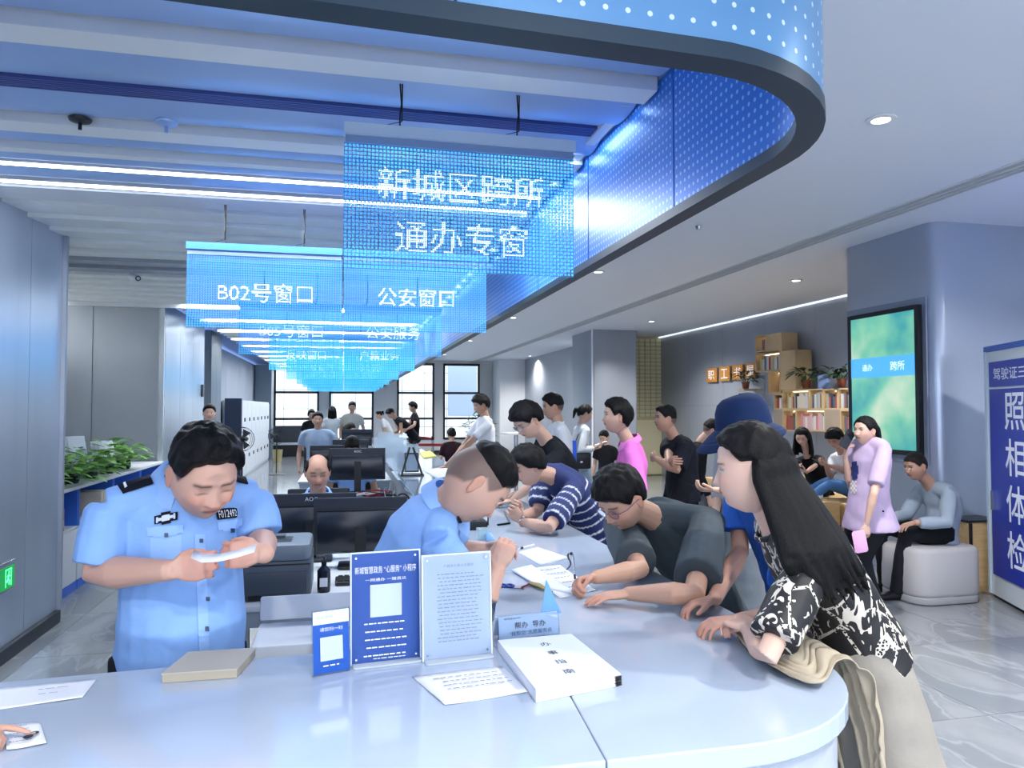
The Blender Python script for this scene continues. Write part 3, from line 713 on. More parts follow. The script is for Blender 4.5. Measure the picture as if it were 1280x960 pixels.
    hv, hf, hc = head_parts(nu, nv, skin, fat, fem, eyes, blush, stubble, hst=hair or {})
    hv = hv*hsz; o0 = wl_(root)
    hw = np.array([(HM @ V(p))-o0 for p in hv])
    extra = [(hw, hf, hc)]
    if hb.v: extra.append((np.array(hb.v)-np.array(o0), hb.f, np.tile(np.array(skin[:3]), (len(hb.v), 1))))
    remesh_later(body, vox or (.0045, .010, .016)[lv], (3, 3, 2)[lv], ('body', skin, extra, [(np.array(a[2]-o0), np.array(V(a[3]).normalized())) for a in arms.values()]))
    # ---- clothing
    b = MB(); gh = 1+.0*lv; ks = [(-.16-0*hem, .160, .118), (0, .160, .120), (.2, .150, .114), (.45, .152, .118), (.72, .172, .118), (.88, .162, .098), (.97, .105, .078), (1.02, .070, .066)]
    if fem: ks = [(-.16, .165, .122), (0, .162, .120), (.22, .138, .105), (.45, .140, .108), (.7, .152, .122), (.88, .142, .094), (.97, .095, .072), (1.02, .066, .062)]
    pts = []; rad = []; d = neck-hip; LL_ = d.length
    hd_ = (-t*.6-up*.4).normalized()
    pts.append(hip+hd_*hem*s); rad.append(((ks[0][1]+flare+.028*min(1, hem/.2))*s*w, (ks[0][2]+flare*.8+belly*.03)*s*w))
    for u, a, bb in ks[1:]:
        c = hip+d*u-fw_*(math.sin(math.pi*min(max(u, 0), 1))*hunch)+fw_*belly*.03*math.exp(-((u-.2)/.25)**2)
        pts.append(c); rad.append((a*s*w*(1+.05*belly*math.exp(-((u-.2)/.3)**2)), bb*s*w*(1+.22*belly*math.exp(-((u-.2)/.28)**2))))
    ups = [r.lerp(sr, min(1, max(0, k/(len(pts)-2)))) for k in range(len(pts))]
    # resample smoothly
    b.tube(pts, rad, 20 if lv < 2 else 12, up=ups)
    b.tube([shc+sr*bw*1.0, shc+sr*bw*.6+t*.018*s, neck-t*.012*s, shc-sr*bw*.6+t*.018*s, shc-sr*bw*1.0], [.058*s, .062*s, .058*s, .062*s, .058*s], nn)
    for sh, el, wr, hd, hn, A, sg in arms.values():
        full = A.get('sleeve', sleeve); ua = (el-sh).length; fa = (wr-el).length; P = [sh-(el-sh).normalized()*.02, sh]
        am_ = math.sqrt(am); R_ = [.052*s, .059*s*am_*(1+slw)/2]
        if full <= 1:
            P += [sh.lerp(el, full*.5), sh.lerp(el, full)]; R_ += [.062*s*slw*am_, .063*s*slw*am_]
        else:
            P += [sh.lerp(el, .5), el, el.lerp(wr, (full-1)*.5), el.lerp(wr, full-1)]; R_ += [.056*s*slw*am_, .051*s*slw, .048*s*slw, .040*s*slw]
        b.tube(P, R_, nn)
    tm = topm or cloth('top'+top, top); sh_ = b.build('top', tm, root, 3, fix=False)
    remesh_later(sh_, (.0065, .012, .02)[lv], (3, 3, 2)[lv], ('cloth', (np.array(hip-o0), np.array(t), lv), ('stripes', [(a[0]-o0, a[1]-o0) for a in arms.values()]) if post else None))
    if collar:
        c = MB(); q = 18; cn = nd; a1 = (sr-cn*sr.dot(cn)).normalized(); a2 = cn.cross(a1); cc = neck+nd*.008
        rr = [(cc+a1*math.cos(k*2*math.pi/q)*(.064 if not fem else .070)*s+a2*math.sin(k*2*math.pi/q)*(.062 if not fem else .07)*s-cn*.012*s*math.sin(k*2*math.pi/q)*0) for k in range(q)]
        tb = []
        for k in range(q):
            ctr = rr[k]; outn = (ctr-cc).normalized(); tb.append([ctr+outn*math.cos(a)*.007*s+cn*math.sin(a)*.010*s for a in [2*math.pi*j/6 for j in range(6)]])
        tb.append(tb[0]); c.rings(tb, False); c.build('collar', tm, root, 3)
    # ---- lower clothing
    bm_ = botm or cloth('bottom'+botc, botc); b = MB(); hipc = hip-up*.03*s
    pl = (hip-t*.02).lerp(hipc, .5)
    if bottom == 'trousers' or bottom == 'shorts':
        b.tube([hip+t*.10*s, hip, hip-(t*.5+up*.5).normalized()*.10*s], [((.150-.032*fem)*s*w, (.105-.02*fem)*s*w*(1+.12*belly)), ((.158-.014*fem)*s*w, (.112-.012*fem)*s*w*(1+.08*belly)), (.13*s*w, .10*s*w)], 16, up=r)
        for hj, kn, ft in legs.values():
            if bottom == 'shorts': b.tube([hj, hj.lerp(kn, .3), hj.lerp(kn, .62)], [.092*s*w, .092*s*w, .092*s*w], nn)
            else: b.tube([hj, hj.lerp(kn, .5), kn, kn.lerp(ft, .5), ft+up*.0, ft-up*.03], [.094*s*w, .084*s*w, .064*s, .060*s, .056*s, .057*s], nn)
    else:
        zb = .12 if bottom == 'longskirt' else .55; fk = (legs['R'][2]+legs['L'][2])/2; lo = V((fk.x, fk.y, zb)); lo = hip.lerp(V((fk.x, fk.y, .08)), (hip.z-zb)/(hip.z-.08))
        wd_ = .24 if bottom == 'longskirt' else .20
        P = [hip+t*.06*s, hip, hip.lerp(lo, .25), hip.lerp(lo, .6), lo]; b.tube(P, [(.14*s, .11*s), (.165*s, .125*s), (.19*s, .15*s), ((.19+wd_)/2*s, .17*s), (wd_*s, wd_*.85*s)], 28, up=r)
    lo_ = b.build('trousers' if bottom == 'trousers' else ('shorts' if bottom == 'shorts' else 'skirt'), bm_, root, 3, fix=False)
    remesh_later(lo_, (.009, .014, .022)[lv], 3, ('cloth', (np.array(hip-o0), np.array(t), lv), None))
    for hj, kn, ft in legs.values():
        b = MB(); gz = ft.z-.085; A0 = V((ft.x, ft.y, gz)); ff = f
        P = [A0-ff*.075*s+up*.045, A0-ff*.06*s+up*.045, A0+ff*.0*s+up*.048, A0+ff*.09*s+up*.036, A0+ff*.15*s+up*.028, A0+ff*.175*s+up*.024]
        b.tube(P, [(.02, .03), (.034, .042), (.040, .046), (.045, .034), (.040, .026), (.02, .014)], 10, up=r)
        b.build('shoe', cloth('shoe'+shoes, shoes, .5), root, 3)
    # ---- hair
    hst = dict(hair or {}); hm_ = hairm or M_hair
    if not hst.get('none'):
        q, hf = hair_shell(*(((128, 96), (64, 48), (32, 24))[lv]), hst, fat, fem, seed=hip.x*10); q = q*hsz
        b = MB(); b.add([HM @ V(p) for p in q], hf); hair_o = b.build('hair', hm_, root, 3)
        if long:
            # locks falling from the scalp: (length, spread, number, back push)
            ln, n_, az0, az1, outw = long[:5]; trail = V(long[5]) if len(long) > 5 else V((0, 0, 0)); b = MB(); rg = random.Random(5)
            for k in range(n_):
                a = math.radians(az0+(az1-az0)*(k+.5)/n_+rg.uniform(-3, 3)); zz = rg.uniform(.02, .075)
                ca = math.sqrt(max(0, 1-(zz/.13)**2)); pr = V((math.sin(a)*.078*ca, math.cos(a)*.1*ca, zz))
                p0 = HM @ (pr*hsz*.98); ex = HM @ (V((math.sin(a)*.092, math.cos(a)*.108, -.02))*hsz)
                outd = (HM.to_3x3() @ V((math.sin(a), math.cos(a), 0))); outd.z = 0
                l1 = ex+outd*outw*.3-up*.07*s; e_ = l1+outd*outw*.6-up*(ln*rg.uniform(.45, .6)); e2 = e_+outd*outw*rg.uniform(-.6, .2)-up*(ln*rg.uniform(.3, .5))
                e_ = e_+trail*.5; e2 = e2+trail; l1 = l1+trail*.18
                rd = rg.uniform(.013, .021)*s*(1.5 if lv == 2 else 1)
                b.tube([p0, (p0+ex)/2+outd*.008, ex, l1, e_, e2], [rd*.7, rd, rd*1.1, rd*1.15, rd, rd*.25], 6 if lv else 8)
            lh = b.build('long_hair', hm_, root, 3)
            if lv < 2: remesh_later(lh, (.006, .009)[lv], 2, ('cloth', (np.zeros(3), np.array([0, 0, 1.]), 2), None))
        if bun:
            b = MB(); b.ball(HM @ (V((0, -.125, bun[0]))*hsz), bun[1]*s, 10)
            if len(bun) > 2: b.tube([HM @ (V((0, -.10, bun[0]))*hsz), HM @ (V((0, -.135, bun[0]-.03))*hsz), HM @ (V((0, -.125, bun[0]-bun[2]))*hsz)], [.018, .026, .008], 8)
            b.build('hair_knot', hm_, root, 3)
    root['_'] = 0; del root['_']
    return dict(root=root, HM=HM, hs=hsz, top=sh_, body=body, arms=arms, neck=neck, hip=hip, t=t, sr=sr, fw=fw_, s=s, bottom=lo_)
def glasses(P, m, wide=.0):
    HM, k = P['HM'], P['hs']; b = MB()
    for sx in (-1, 1):
        pts = [HM @ (V((sx*.033+.024*math.cos(a), .094-abs(.3*(sx*.033+.024*math.cos(a)))*.18, .004+.018*math.sin(a)))*k) for a in [2*math.pi*j/16 for j in range(17)]]
        b.tube(pts, .0015, 5)
        b.tube([HM @ (V((sx*.057, .088, .008))*k), HM @ (V((sx*.079, .06, .008))*k), HM @ (V((sx*.084, -.005, .006))*k), HM @ (V((sx*.08, -.02, -.008))*k)], .0016, 5)
    b.tube([HM @ (V((-.009, .095, .008))*k), HM @ (V((0, .099, .011))*k), HM @ (V((.009, .095, .008))*k)], .0014, 5)
    b.build('glasses', m, P['root'], 3)
    l = MB()
    for sx in (-1, 1): l.add([HM @ (V((sx*.033+.0225*math.cos(a), .0925-abs(.3*(sx*.033+.024*math.cos(a)))*.18, .004+.0165*math.sin(a)))*k) for a in [2*math.pi*j/16 for j in range(16)]], [tuple(range(16))])
    l.build('lens', mat('lens_glass', '#e8eef8', .03, trans=1), P['root'], None)
def set_mesh(o, vs, fs, m, cols=None):
    me = bpy.data.meshes.new(o.name); me.from_pydata(vs.tolist() if hasattr(vs, 'tolist') else vs, [], fs)
    if cols is not None:
        a = me.color_attributes.new('Col', 'FLOAT_COLOR', 'POINT'); c = np.ones((len(vs), 4)); c[:, :3] = cols; a.data.foreach_set('color', c.ravel().astype(np.float32))
    me.materials.append(m); me.shade_smooth(); old = o.data; o.data = me; bpy.data.meshes.remove(old); return me
def finish_people():
    for o, vox, sm, post in REM:
        md = o.modifiers.new('r', 'REMESH'); md.mode = 'VOXEL'; md.voxel_size = vox; md.use_smooth_shade = True
        m2 = o.modifiers.new('s', 'SMOOTH'); m2.factor = .6; m2.iterations = sm
    dg = bpy.context.evaluated_depsgraph_get(); dg.update(); new = []
    for o, vox, sm, post in REM:
        me = bpy.data.meshes.new_from_object(o.evaluated_get(dg)); n = len(me.vertices); vs = np.empty(n*3); me.vertices.foreach_get('co', vs)
        fs = [tuple(p.vertices) for p in me.polygons]; new.append((vs.reshape(-1, 3), fs)); bpy.data.meshes.remove(me)
    for (o, vox, sm, post), (vs, fs) in zip(REM, new):
        m = o.data.materials[0]; o.modifiers.clear()
        if post and post[0] == 'body':
            skin = np.array(post[1][:3]); col = np.tile(skin, (len(vs), 1))
            for w_, d_ in post[3]:
                q = vs-w_; al = q@d_; dist = np.linalg.norm(q, axis=1); k = (np.clip(sstep(.05, .12, al), 0, 1)*(dist < .22))[:, None]*.35
                col = col*(1-k)+skin*np.array([1.02, .72, .68])*k
            V_ = [vs]; F_ = list(fs); C_ = [col]; k = len(vs)
            for a, f_, c in post[2]: V_.append(a); F_ += [tuple(i+k for i in t) for t in f_]; C_.append(c); k += len(a)
            set_mesh(o, np.vstack(V_), F_, m, np.vstack(C_))
        else:
            (h0, t0, lv), pf = post[1], post[2]
            if lv < 2:
                am = (.0065, .006)[lv]; me0 = bpy.data.meshes.new('x'); me0.from_pydata(vs.tolist(), [], fs); nr = np.empty(len(vs)*3); me0.vertices.foreach_get('normal', nr); nr = nr.reshape(-1, 3); bpy.data.meshes.remove(me0)
                dz = np.array([noise.noise(V((p[0]*7+p[2]*3, p[1]*7-p[2]*3, p[2]*13)))*1.0+.5*abs(noise.noise(V((p[0]*16, p[1]*16, p[2]*9+5)))) for p in vs])
                vs = vs+nr*(dz*am)[:, None]
            al = (vs-h0)@t0; cols = None
            if pf and pf[0] == 'stripes':
                for a0, a1 in pf[1]:
                    a0, a1 = np.array(a0), np.array(a1); dd = a1-a0; L_ = np.linalg.norm(dd); dd /= L_; q_ = vs-a0; w_ = q_@dd; ds = np.linalg.norm(q_-np.outer(w_, dd), axis=1); al = np.where((ds < .088) & (w_ > .07), .51-w_*1.0, al)
                base = np.array(lin('#1b2a5e')[:3]); wh = np.array(lin('#d9dde8')[:3]); q = np.abs(((al-.02)/.062) % 1-.5); k = ((q < .085) & (al > -.02) & (al < .56))[:, None]; cols = np.where(k, wh, base)
            set_mesh(o, vs, fs, m, cols)
            o['zz'] = 0; del o['zz']
    REM.clear()
def bvh_of(P, which='top'):
    o = P[which]; me = o.data; o0 = wl_(P['root']); return BVHTree.FromPolygons([v.co+o0 for v in me.vertices], [tuple(p.vertices) for p in me.polygons])
def patch(name, bv, quad, m, parent, nx=6, ny=4, off=.003, poly=None, glyph=None, th=.002):
    """a conforming patch sewn on a garment; quad = its four corners seen in the photograph (tl, tr, br, bl)"""
    def P(u, v):
        x = (quad[0][0]*(1-u)+quad[1][0]*u)*(1-v)+(quad[3][0]*(1-u)+quad[2][0]*u)*v; y = (quad[0][1]*(1-u)+quad[1][1]*u)*(1-v)+(quad[3][1]*(1-u)+quad[2][1]*u)*v
        d = ray(x, y).normalized(); h, n, i, ds = bv.ray_cast(EYE, d)
        if h is None: return None
        if n.dot(d) > 0: n = -n
        return h+n*off
    b = MB()
    if glyph:
        vs, fs, tw, th_ = GL[glyph]; pts = [P(.5+a/tw, .5-c/th_) for a, c, z in vs]
        ok = [p is not None for p in pts]; pts = [p if p is not None else V((0, 0, 0)) for p in pts]
        b.add(pts, [f for f in fs if all(ok[i] for i in f)])
    else:
        g = {}; fs = []; vs = []
        for j in range(ny+1):
            for i in range(nx+1):
                u, v = i/nx, j/ny; p = P(u, v)
                if p is not None: g[i, j] = len(vs); vs.append(p)
        for j in range(ny):
            for i in range(nx):
                k = [(i, j), (i+1, j), (i+1, j+1), (i, j+1)]
                if all(q in g for q in k) and (poly is None or poly((i+.5)/nx, (j+.5)/ny)): fs.append(tuple(g[q] for q in k))
        b.add(vs, fs)
    if not b.f: return None
    o = b.build(name, m, parent, None, fix=False)
    if not glyph and th:
        md = o.modifiers.new('t', 'SOLIDIFY'); md.thickness = th; md.offset = 0
    return o
POL = cloth('police_blue', '#86aee6', .7)
def patterned():
    m = bpy.data.materials.new('patterned_blouse'); m.use_nodes = True; n = m.node_tree.nodes; l = m.node_tree.links; b = n['Principled BSDF']
    tc = n.new('ShaderNodeTexCoord'); mp = n.new('ShaderNodeMapping'); mp.inputs['Rotation'].default_value = (.5, .4, .6); mp.inputs['Scale'].default_value = (1, 1, .42); l.new(tc.outputs['Object'], mp.inputs[0])
    nz = n.new('ShaderNodeTexNoise'); nz.inputs['Scale'].default_value = 36; nz.inputs['Detail'].default_value = 1; nz.inputs['Distortion'].default_value = 1.2; l.new(mp.outputs[0], nz.inputs[0])
    big = n.new('ShaderNodeTexNoise'); big.inputs['Scale'].default_value = 7; l.new(tc.outputs['Object'], big.inputs[0])
    a1 = n.new('ShaderNodeMath'); a1.operation = 'GREATER_THAN'; a1.inputs[1].default_value = .585; l.new(nz.outputs[0], a1.inputs[0])
    a2 = n.new('ShaderNodeMath'); a2.operation = 'GREATER_THAN'; a2.inputs[1].default_value = .47; l.new(big.outputs[0], a2.inputs[0])
    a3 = n.new('ShaderNodeMath'); a3.operation = 'MULTIPLY'; l.new(a1.outputs[0], a3.inputs[0]); l.new(a2.outputs[0], a3.inputs[1])
    v = n.new('ShaderNodeTexVoronoi'); v.feature = 'DISTANCE_TO_EDGE'; v.inputs['Scale'].default_value = 8.5; l.new(tc.outputs['Object'], v.inputs[0])
    c1 = n.new('ShaderNodeMath'); c1.operation = 'LESS_THAN'; c1.inputs[1].default_value = .032; l.new(v.outputs['Distance'], c1.inputs[0])
    v2 = n.new('ShaderNodeTexVoronoi'); v2.inputs['Scale'].default_value = 110; l.new(tc.outputs['Object'], v2.inputs[0])
    c2 = n.new('ShaderNodeMath'); c2.operation = 'GREATER_THAN'; c2.inputs[1].default_value = .42; l.new(v2.outputs['Distance'], c2.inputs[0])
    c3 = n.new('ShaderNodeMath'); c3.operation = 'MULTIPLY'; l.new(c1.outputs[0], c3.inputs[0]); l.new(c2.outputs[0], c3.inputs[1])
    mx = n.new('ShaderNodeMath'); mx.operation = 'MAXIMUM'; l.new(a3.outputs[0], mx.inputs[0]); l.new(c3.outputs[0], mx.inputs[1])
    x = n.new('ShaderNodeMix'); x.data_type = 'RGBA'; x.inputs['A'].default_value = lin('#0e0f15'); x.inputs['B'].default_value = lin('#c9c3b8'); l.new(mx.outputs[0], x.inputs['Factor']); l.new(x.outputs['Result'], b.inputs['Base Color'])
    b.inputs['Roughness'].default_value = .6; return m
SHORT = dict(top=.020, side=.005, front=.070, cut=.004, temple=.050, fade=-.02, quiff=.008)
MOP = dict(top=.032, side=.020, front=.066, temple=.05, fringe=.022, fade=-.06)
LONGH = dict(top=.022, side=.020, front=.072, temple=.062, fade=-.08, burn=-.02, ear=-.03)
TIED = dict(top=.014, side=.010, front=.070, temple=.052, fade=-.08, burn=.0)
PP = {}
# the officer reading a slip, behind the counter
PP['A'] = person('officer in light blue short-sleeved shirt standing behind counter reading a small paper slip', (-.57, 2.62), 163, 1.74, w=1.10, fat=.8, hip=at(226, 800, 2.58), neck=at(231, 607, 2.50), head=at(254, 592, 2.36),
    look=(148, -33), tilt=-4, hs=1.12, belly=2.2, topm=POL, sleeve=.86, slw=1.10, hem=.06, level=0, eyes='down', hair=dict(top=.026, side=.007, front=.080, temple=.064, fade=.0, quiff=.008, cut=.022, noise=1.3), stubble=.15, blush=.5, skin='#cf9d86',
    R=dict(w=at(212, 713, 2.22), elbow=at(122, 716, 2.42), d=(.95, -.1, .12), n=(.1, 1, -.15), c=48, t=.9), L=dict(w=at(330, 692, 2.26), elbow=at(326, 675, 2.52), d=(-.98, -.12, .02), n=(0, 1, -.1), c=52, t=.9), collar=False)
# the officer bent over the counter
PP['B'] = person('officer in light blue shirt bent over counter writing, seen from the side with shaved nape', (.12, 2.75), 95, 1.72, w=1.1, fat=.7, hip=at(497, 782, 2.78), neck=at(556, 632, 2.66), head=at(594, 603, 2.56), sface=92,
    look=(92, -52), tilt=0, hs=1.20, hunch=.05, topm=POL, sleeve=.8, slw=1.15, hem=.06, level=0, eyes='down', hair=dict(top=.015, side=.002, front=.066, temple=.052, fade=.03, cut=.046, cutback=1.0, shave=.72), skin='#c99b84', collar=False,
    R=dict(w=at(622, 712, 2.55), elbow=at(600, 762, 2.52), d=(.35, .05, .9), n=(.35, .9, -.1), c=62, t=.9), L=dict(w=at(604, 686, 2.92), elbow=at(566, 690, 2.95), d=(1, -.15, .12), n=(.1, -.7, -.7), c=38))
# man in grey writing
PP['T'] = person('man in dark grey t-shirt and glasses leaning on counter, writing on a form', (2.0, 3.4), 255, 1.74, w=1.15, hip=at(893, 765, 3.42), neck=at(820, 642, 3.08), head=at(778, 624, 2.98), sface=222, hunch=.06,
    look=(247, -36), hs=1.08, top='#434d54', sleeve=.84, slw=1.35, level=0, eyes='down', hair=dict(top=.030, side=.011, front=.060, temple=.045, fringe=.006, fade=-.01), skin='#bd8f76', stubble=.3,
    L=dict(w=atz(786, 742, .925), elbow=atz(868, 742, .95), d=(-1, .05, -.06), n=(0, 0, -1), c=12, sp=.05), R=dict(w=atz(744, 722, .945), elbow=atz(800, 712, .955), d=(-.95, -.25, -.1), n=(.1, -.6, -.8), c=62, t=.9))
glasses(PP['T'], mat('purple_frame', '#5a4a78', .3, .4))
PP['S'] = person('person in navy polo with white stripes resting elbows on counter, wristwatch on wrist', (2.0, 4.6), 268, 1.66, w=1.08, hip=at(752, 690, 4.62), neck=at(694, 590, 4.45), head=at(661, 583, 4.36), sface=262, hunch=.04,
    look=(262, -22), top='#1b2a5e', topm=mat('striped_knit', '#1b2a5e', .8, attr='Col', bump=.1), post='stripes', sleeve=.85, slw=1.2, level=1, eyes='down', hair=dict(MOP, ear=-.005, fringe=.01), botc='#10151d', skin='#c79a84', vox=.007,
    L=dict(w=atz(652, 652, .94), elbow=atz(686, 660, .93), d=(-.5, .1, .6), n=(.3, .9, 0), c=60), R=dict(w=atz(652, 645, .97), elbow=atz(672, 640, .95), d=(-.5, -.1, .5), n=(.3, -.9, 0), c=55))
PP['O'] = person('man in black t-shirt and glasses leaning down with one hand on counter', (1.85, 5.6), 268, 1.76, w=1.05, hip=at(709, 645, 5.55), neck=at(686, 552, 5.42), head=at(660, 526, 5.34), hunch=.04,
    look=(252, -38), top='#14181f', sleeve=.75, slw=1.2, level=1, eyes='down', hair=dict(MOP, fringe=.012), skin='#d0a48c', hs=1.08,
    L=dict(w=atz(640, 626, .93), elbow=at(668, 604, 5.1), d=(-1, .1, -.1), n=(0, 0, -1), c=20), R=dict(w=atz(655, 615, .93), elbow=at(676, 598, 5.6), d=(-1, 0, -.1), n=(0, 0, -1), c=25))
glasses(PP['O'], mat('silver_frame', '#b9bcc4', .25, .8))
PP['P'] = person('person in white t-shirt standing right behind the man in black t-shirt and glasses', (at(697, 560, 6.5).x, 6.5), 275, 1.70, top='#d4d8de', botc='#3a3f4a', hair=SHORT, look=(275, -10), level=1, skin='#b98c70')
PP['M'] = person('young man in white t-shirt at counter, seen above the bent officer', (1.72, 9.1), 262, 1.73, top='#dfe3ea', botc='#2c323c', hair=dict(MOP, fringe=.006), look=(258, -18), level=1, skin='#b98a70', w=.98,
    L=dict(w=at(557, 583, 8.9), d=(-.9, 0, -.3), n=(0, 0, -1)), R=dict(w=at(563, 581, 9.25), d=(-.9, 0, -.3), n=(0, 0, -1)))
PP['N'] = person('seated figure in dark maroon with a small hair bun beyond the counter', (1.82, 12.6), 0, 1.58, fem=1, sit=.42, top='#2c1620', botc='#1a1418', hair=TIED, bun=(.07, .035), level=2, look=(350, -10))
PP['R'] = person('person in bright pink shirt standing with back half turned by the barrier', (at(784, 560, 5.35).x, 5.35), 285, 1.70, fem=.4, neck=at(788, 553, 5.32), hip=at(786, 640, 5.4), head=at(771, 521, 5.28), top='#d774c4', sleeve=1.9, slw=1.15, hem=.26, flare=.05, botc='#1b1d26', hair=dict(top=.028, side=.020, front=.066, temple=.055, fringe=.0, nape=-.07, fade=-.06), look=(278, 2), level=1, skin='#d2a58e', hs=1.06,
    L=dict(w=at(770, 640, 5.0), e=(.5, -.4, 0)), R=dict(w=at(762, 625, 5.35)))
PP['U'] = person('heavy-set man all in black standing with arms crossed', (at(852, 560, 6.4).x, 6.4), 275, 1.73, w=1.2, fat=.5, top='#131722', sleeve=.9, slw=1.25, hem=.2, botc='#12141c', hair=dict(SHORT, side=.004, fade=.02), look=(275, 2), level=1, skin='#bb8d75', head=at(832, 524, 6.35), neck=at(845, 548, 6.4),
    L=dict(w=at(820, 573, 6.25), e=(.2, -1, -.6), d=(-.1, .9, .1), n=(1, .1, 0), c=40), R=dict(w=at(836, 577, 6.1), e=(-.2, 1, -.6), d=(.1, -.9, 0), n=(1, .1, 0), c=40))
PP['V'] = person('hunched figure in black top and grey trousers seated behind the man with crossed arms', (at(868, 600, 7.6).x, 7.6), 100, 1.7, sit=.5, lean=20, head=at(889, 538, 7.55), neck=at(872, 556, 7.6), top='#10131a', sleeve=1.9, botc='#59616c', hair=SHORT, look=(110, -30), level=1)
PP['X'] = person('person in grey skirt holding notes, mostly hidden behind the man in the hat', (at(918, 620, 4.3).x, 4.3), 270, 1.60, fem=1, head=at(921, 538, 4.3), topm=cloth('striped_sleeve', '#8f959c'), sleeve=1.3, bottom='longskirt', botc='#60676f', hair=LONGH, level=1,
    L=dict(w=at(893, 612, 4.05), e=(.3, -.5, -1), d=(-1, .2, 0), n=(0, .3, .9), c=40), R=dict(w=at(893, 652, 4.25), e=(.3, .5, -1), d=(-1, 0, 0), n=(0, -.3, .9), c=35))
# man with the bucket hat
PP['W'] = person('man in blue shirt and navy bucket hat leaning with both hands on counter', (1.95, 2.95), 275, 1.72, w=1.12, hip=at(1005, 762, 2.95), neck=at(950, 606, 2.82), head=at(930, 543, 2.74), look=(280, -9), top='#2a5cb4', sleeve=.7, slw=1.15, hem=.1, level=0, hair=dict(SHORT, nape=-.07, top=.012), skin='#bb8a74', hs=1.06,
    R=dict(w=atz(893, 749, .935), elbow=at(925, 690, 2.95), d=(-.97, .05, -.15), n=(0, -.2, -1), c=34), L=dict(w=atz(925, 776, .93), elbow=atz(985, 772, .98), d=(-1, .1, -.05), n=(0, .1, -1), c=34))
# woman in the patterned blouse
PP['Y'] = person('woman with long black hair in black-and-white patterned blouse leaning on counter', (1.64, 1.85), 285, 1.62, w=1.08, fem=1, hip=at(1068, 792, 2.0), neck=at(972, 662, 2.02), head=at(939, 588, 1.98), sface=292, look=(297, -6), hs=1.13, hunch=.03, topm=patterned(), sleeve=.82, slw=1.2, hem=.09, flare=.0, level=0, bottom='longskirt', botm=cloth('beige_wide', '#8a867f'),
    hair=dict(LONGH, burn=.030, ear=.030, side=.012), long=(.27, 110, 102, 262, .085, (.12, -.02, .0)), skin='#d6ab96', eyes='open', L=dict(w=atz(934, 786, .95), elbow=atz(958, 822, .955), d=(-.1, 1, 0), n=(0, 0, -1), c=45), R=dict(w=atz(952, 776, .95), elbow=at(1035, 778, 2.3), d=(-.5, .3, 0), n=(0, 0, -1), c=45))
PP['Z'] = person('woman in lavender t-shirt standing with a phone to her ear', (at(1088, 640, 4.95).x, 4.95), 272, 1.585, fem=1, w=1.15, belly=.8, top='#b5a3c2', sleeve=.80, slw=1.15, hem=.20, flare=.035, botc='#14151c', hair=TIED, long=(.16, 30, 150, 210, .02), head=at(1082, 539, 4.93), look=(262, 0), level=1, skin='#d2a690', shoes='#c9b8bd', vox=.008,
    R=dict(w=at(1056, 571, 5.02), elbow=at(1064, 612, 5.08), d=(.15, -.1, .9), n=(.9, -.3, -.1), c=40), L=dict(w=at(1083, 655, 4.72), elbow=at(1092, 618, 4.68), d=(-.05, -.05, -1), n=(0, 1, -.1), c=35))
PP['K'] = person('man in grey long-sleeved shirt and black trousers seated on the white ottoman', (4.95, 5.42), 278, 1.70, w=1.08, sit=.43, hip=V((5.02, 5.42, .56)), neck=at(1166, 607, 5.45), head=at(1145, 583, 5.42), hunch=.08, top='#8f9cab', sleeve=1.85, slw=1.12, botc='#14151b', hair=dict(top=.008, side=.003, front=.060, temple=.045, fade=.0), hairm=M_hairb, look=(268, -14), level=1, skin='#b1826a', vox=.009, hem=.12,
    R=dict(w=V((4.60, 5.50, .66)), d=(-1, 0, -.2), n=(0, 0, -1)), L=dict(w=V((4.60, 5.22, .66)), d=(-1, 0, -.2), n=(0, 0, -1)), knees=(V((4.55, 5.55, .55)), V((4.58, 5.3, .55))), feet=(V((4.62, 5.60, .085)), V((4.52, 5.34, .085))))
PP['BB'] = person('young woman in black t-shirt seated on the wooden platform looking at her phone', (5.75, 8.1), 235, 1.60, fem=1, sit=.545, head=at(1003, 546, 7.95), neck=at(1010, 572, 8.05), hunch=.05, top='#12141a', sleeve=.8, botc='#1b1d25', hair=LONGH, long=(.20, 34, 80, 280, .03), look=(232, -30), eyes='down', level=1, skin='#cfa28c',
    R=dict(w=at(1000, 588, 7.75), d=(-.6, -.5, .4), n=(0, .3, .9), c=45), L=dict(w=at(1008, 590, 7.6), d=(-.6, .3, .4), n=(0, .3, .9), c=45))
PP['CC'] = person('person in white t-shirt and blue jeans seated on the platform using a phone', (5.9, 7.55), 262, 1.62, sit=.545, head=at(1044, 548, 7.5), neck=at(1053, 568, 7.55), hunch=.06, top='#d2d6de', sleeve=.75, botc='#4c78ad', hair=dict(MOP, fringe=.012), look=(250, -38), eyes='down', level=1, skin='#b98a72', shoes='#dfe4ea',
    R=dict(w=at(1032, 580, 7.5), d=(-.7, -.5, .2), n=(0, .2, .9), c=45), L=dict(w=at(1036, 582, 7.3), d=(-.8, .3, .2), n=(0, .2, .9), c=45), knees=(at(1034, 602, 7.75), at(1036, 606, 7.45)), feet=(V((5.30, 7.65, .64)), V((5.27, 7.45, .64))))
PP['Q'] = person('slim woman in white long-sleeved top and denim shorts looking at her phone, black shoulder bag', (at(727, 560, 8.6).x, 8.6), 88, 1.62, fem=1, top='#d5dadf', sleeve=1.85, hem=.02, bottom='shorts', botc='#8fa3b5', hair=TIED, bun=(.02, .03, .12), look=(92, -18), eyes='down', level=1, skin='#c99f8a', shoes='#dfe2e6', w=.92,
    R=dict(w=at(743, 560, 8.45), d=(1, 0, .3), n=(-.3, .2, .9), c=40), L=dict(w=at(743, 561, 8.75), d=(1, -.1, .3), n=(-.3, -.2, .9), c=40))
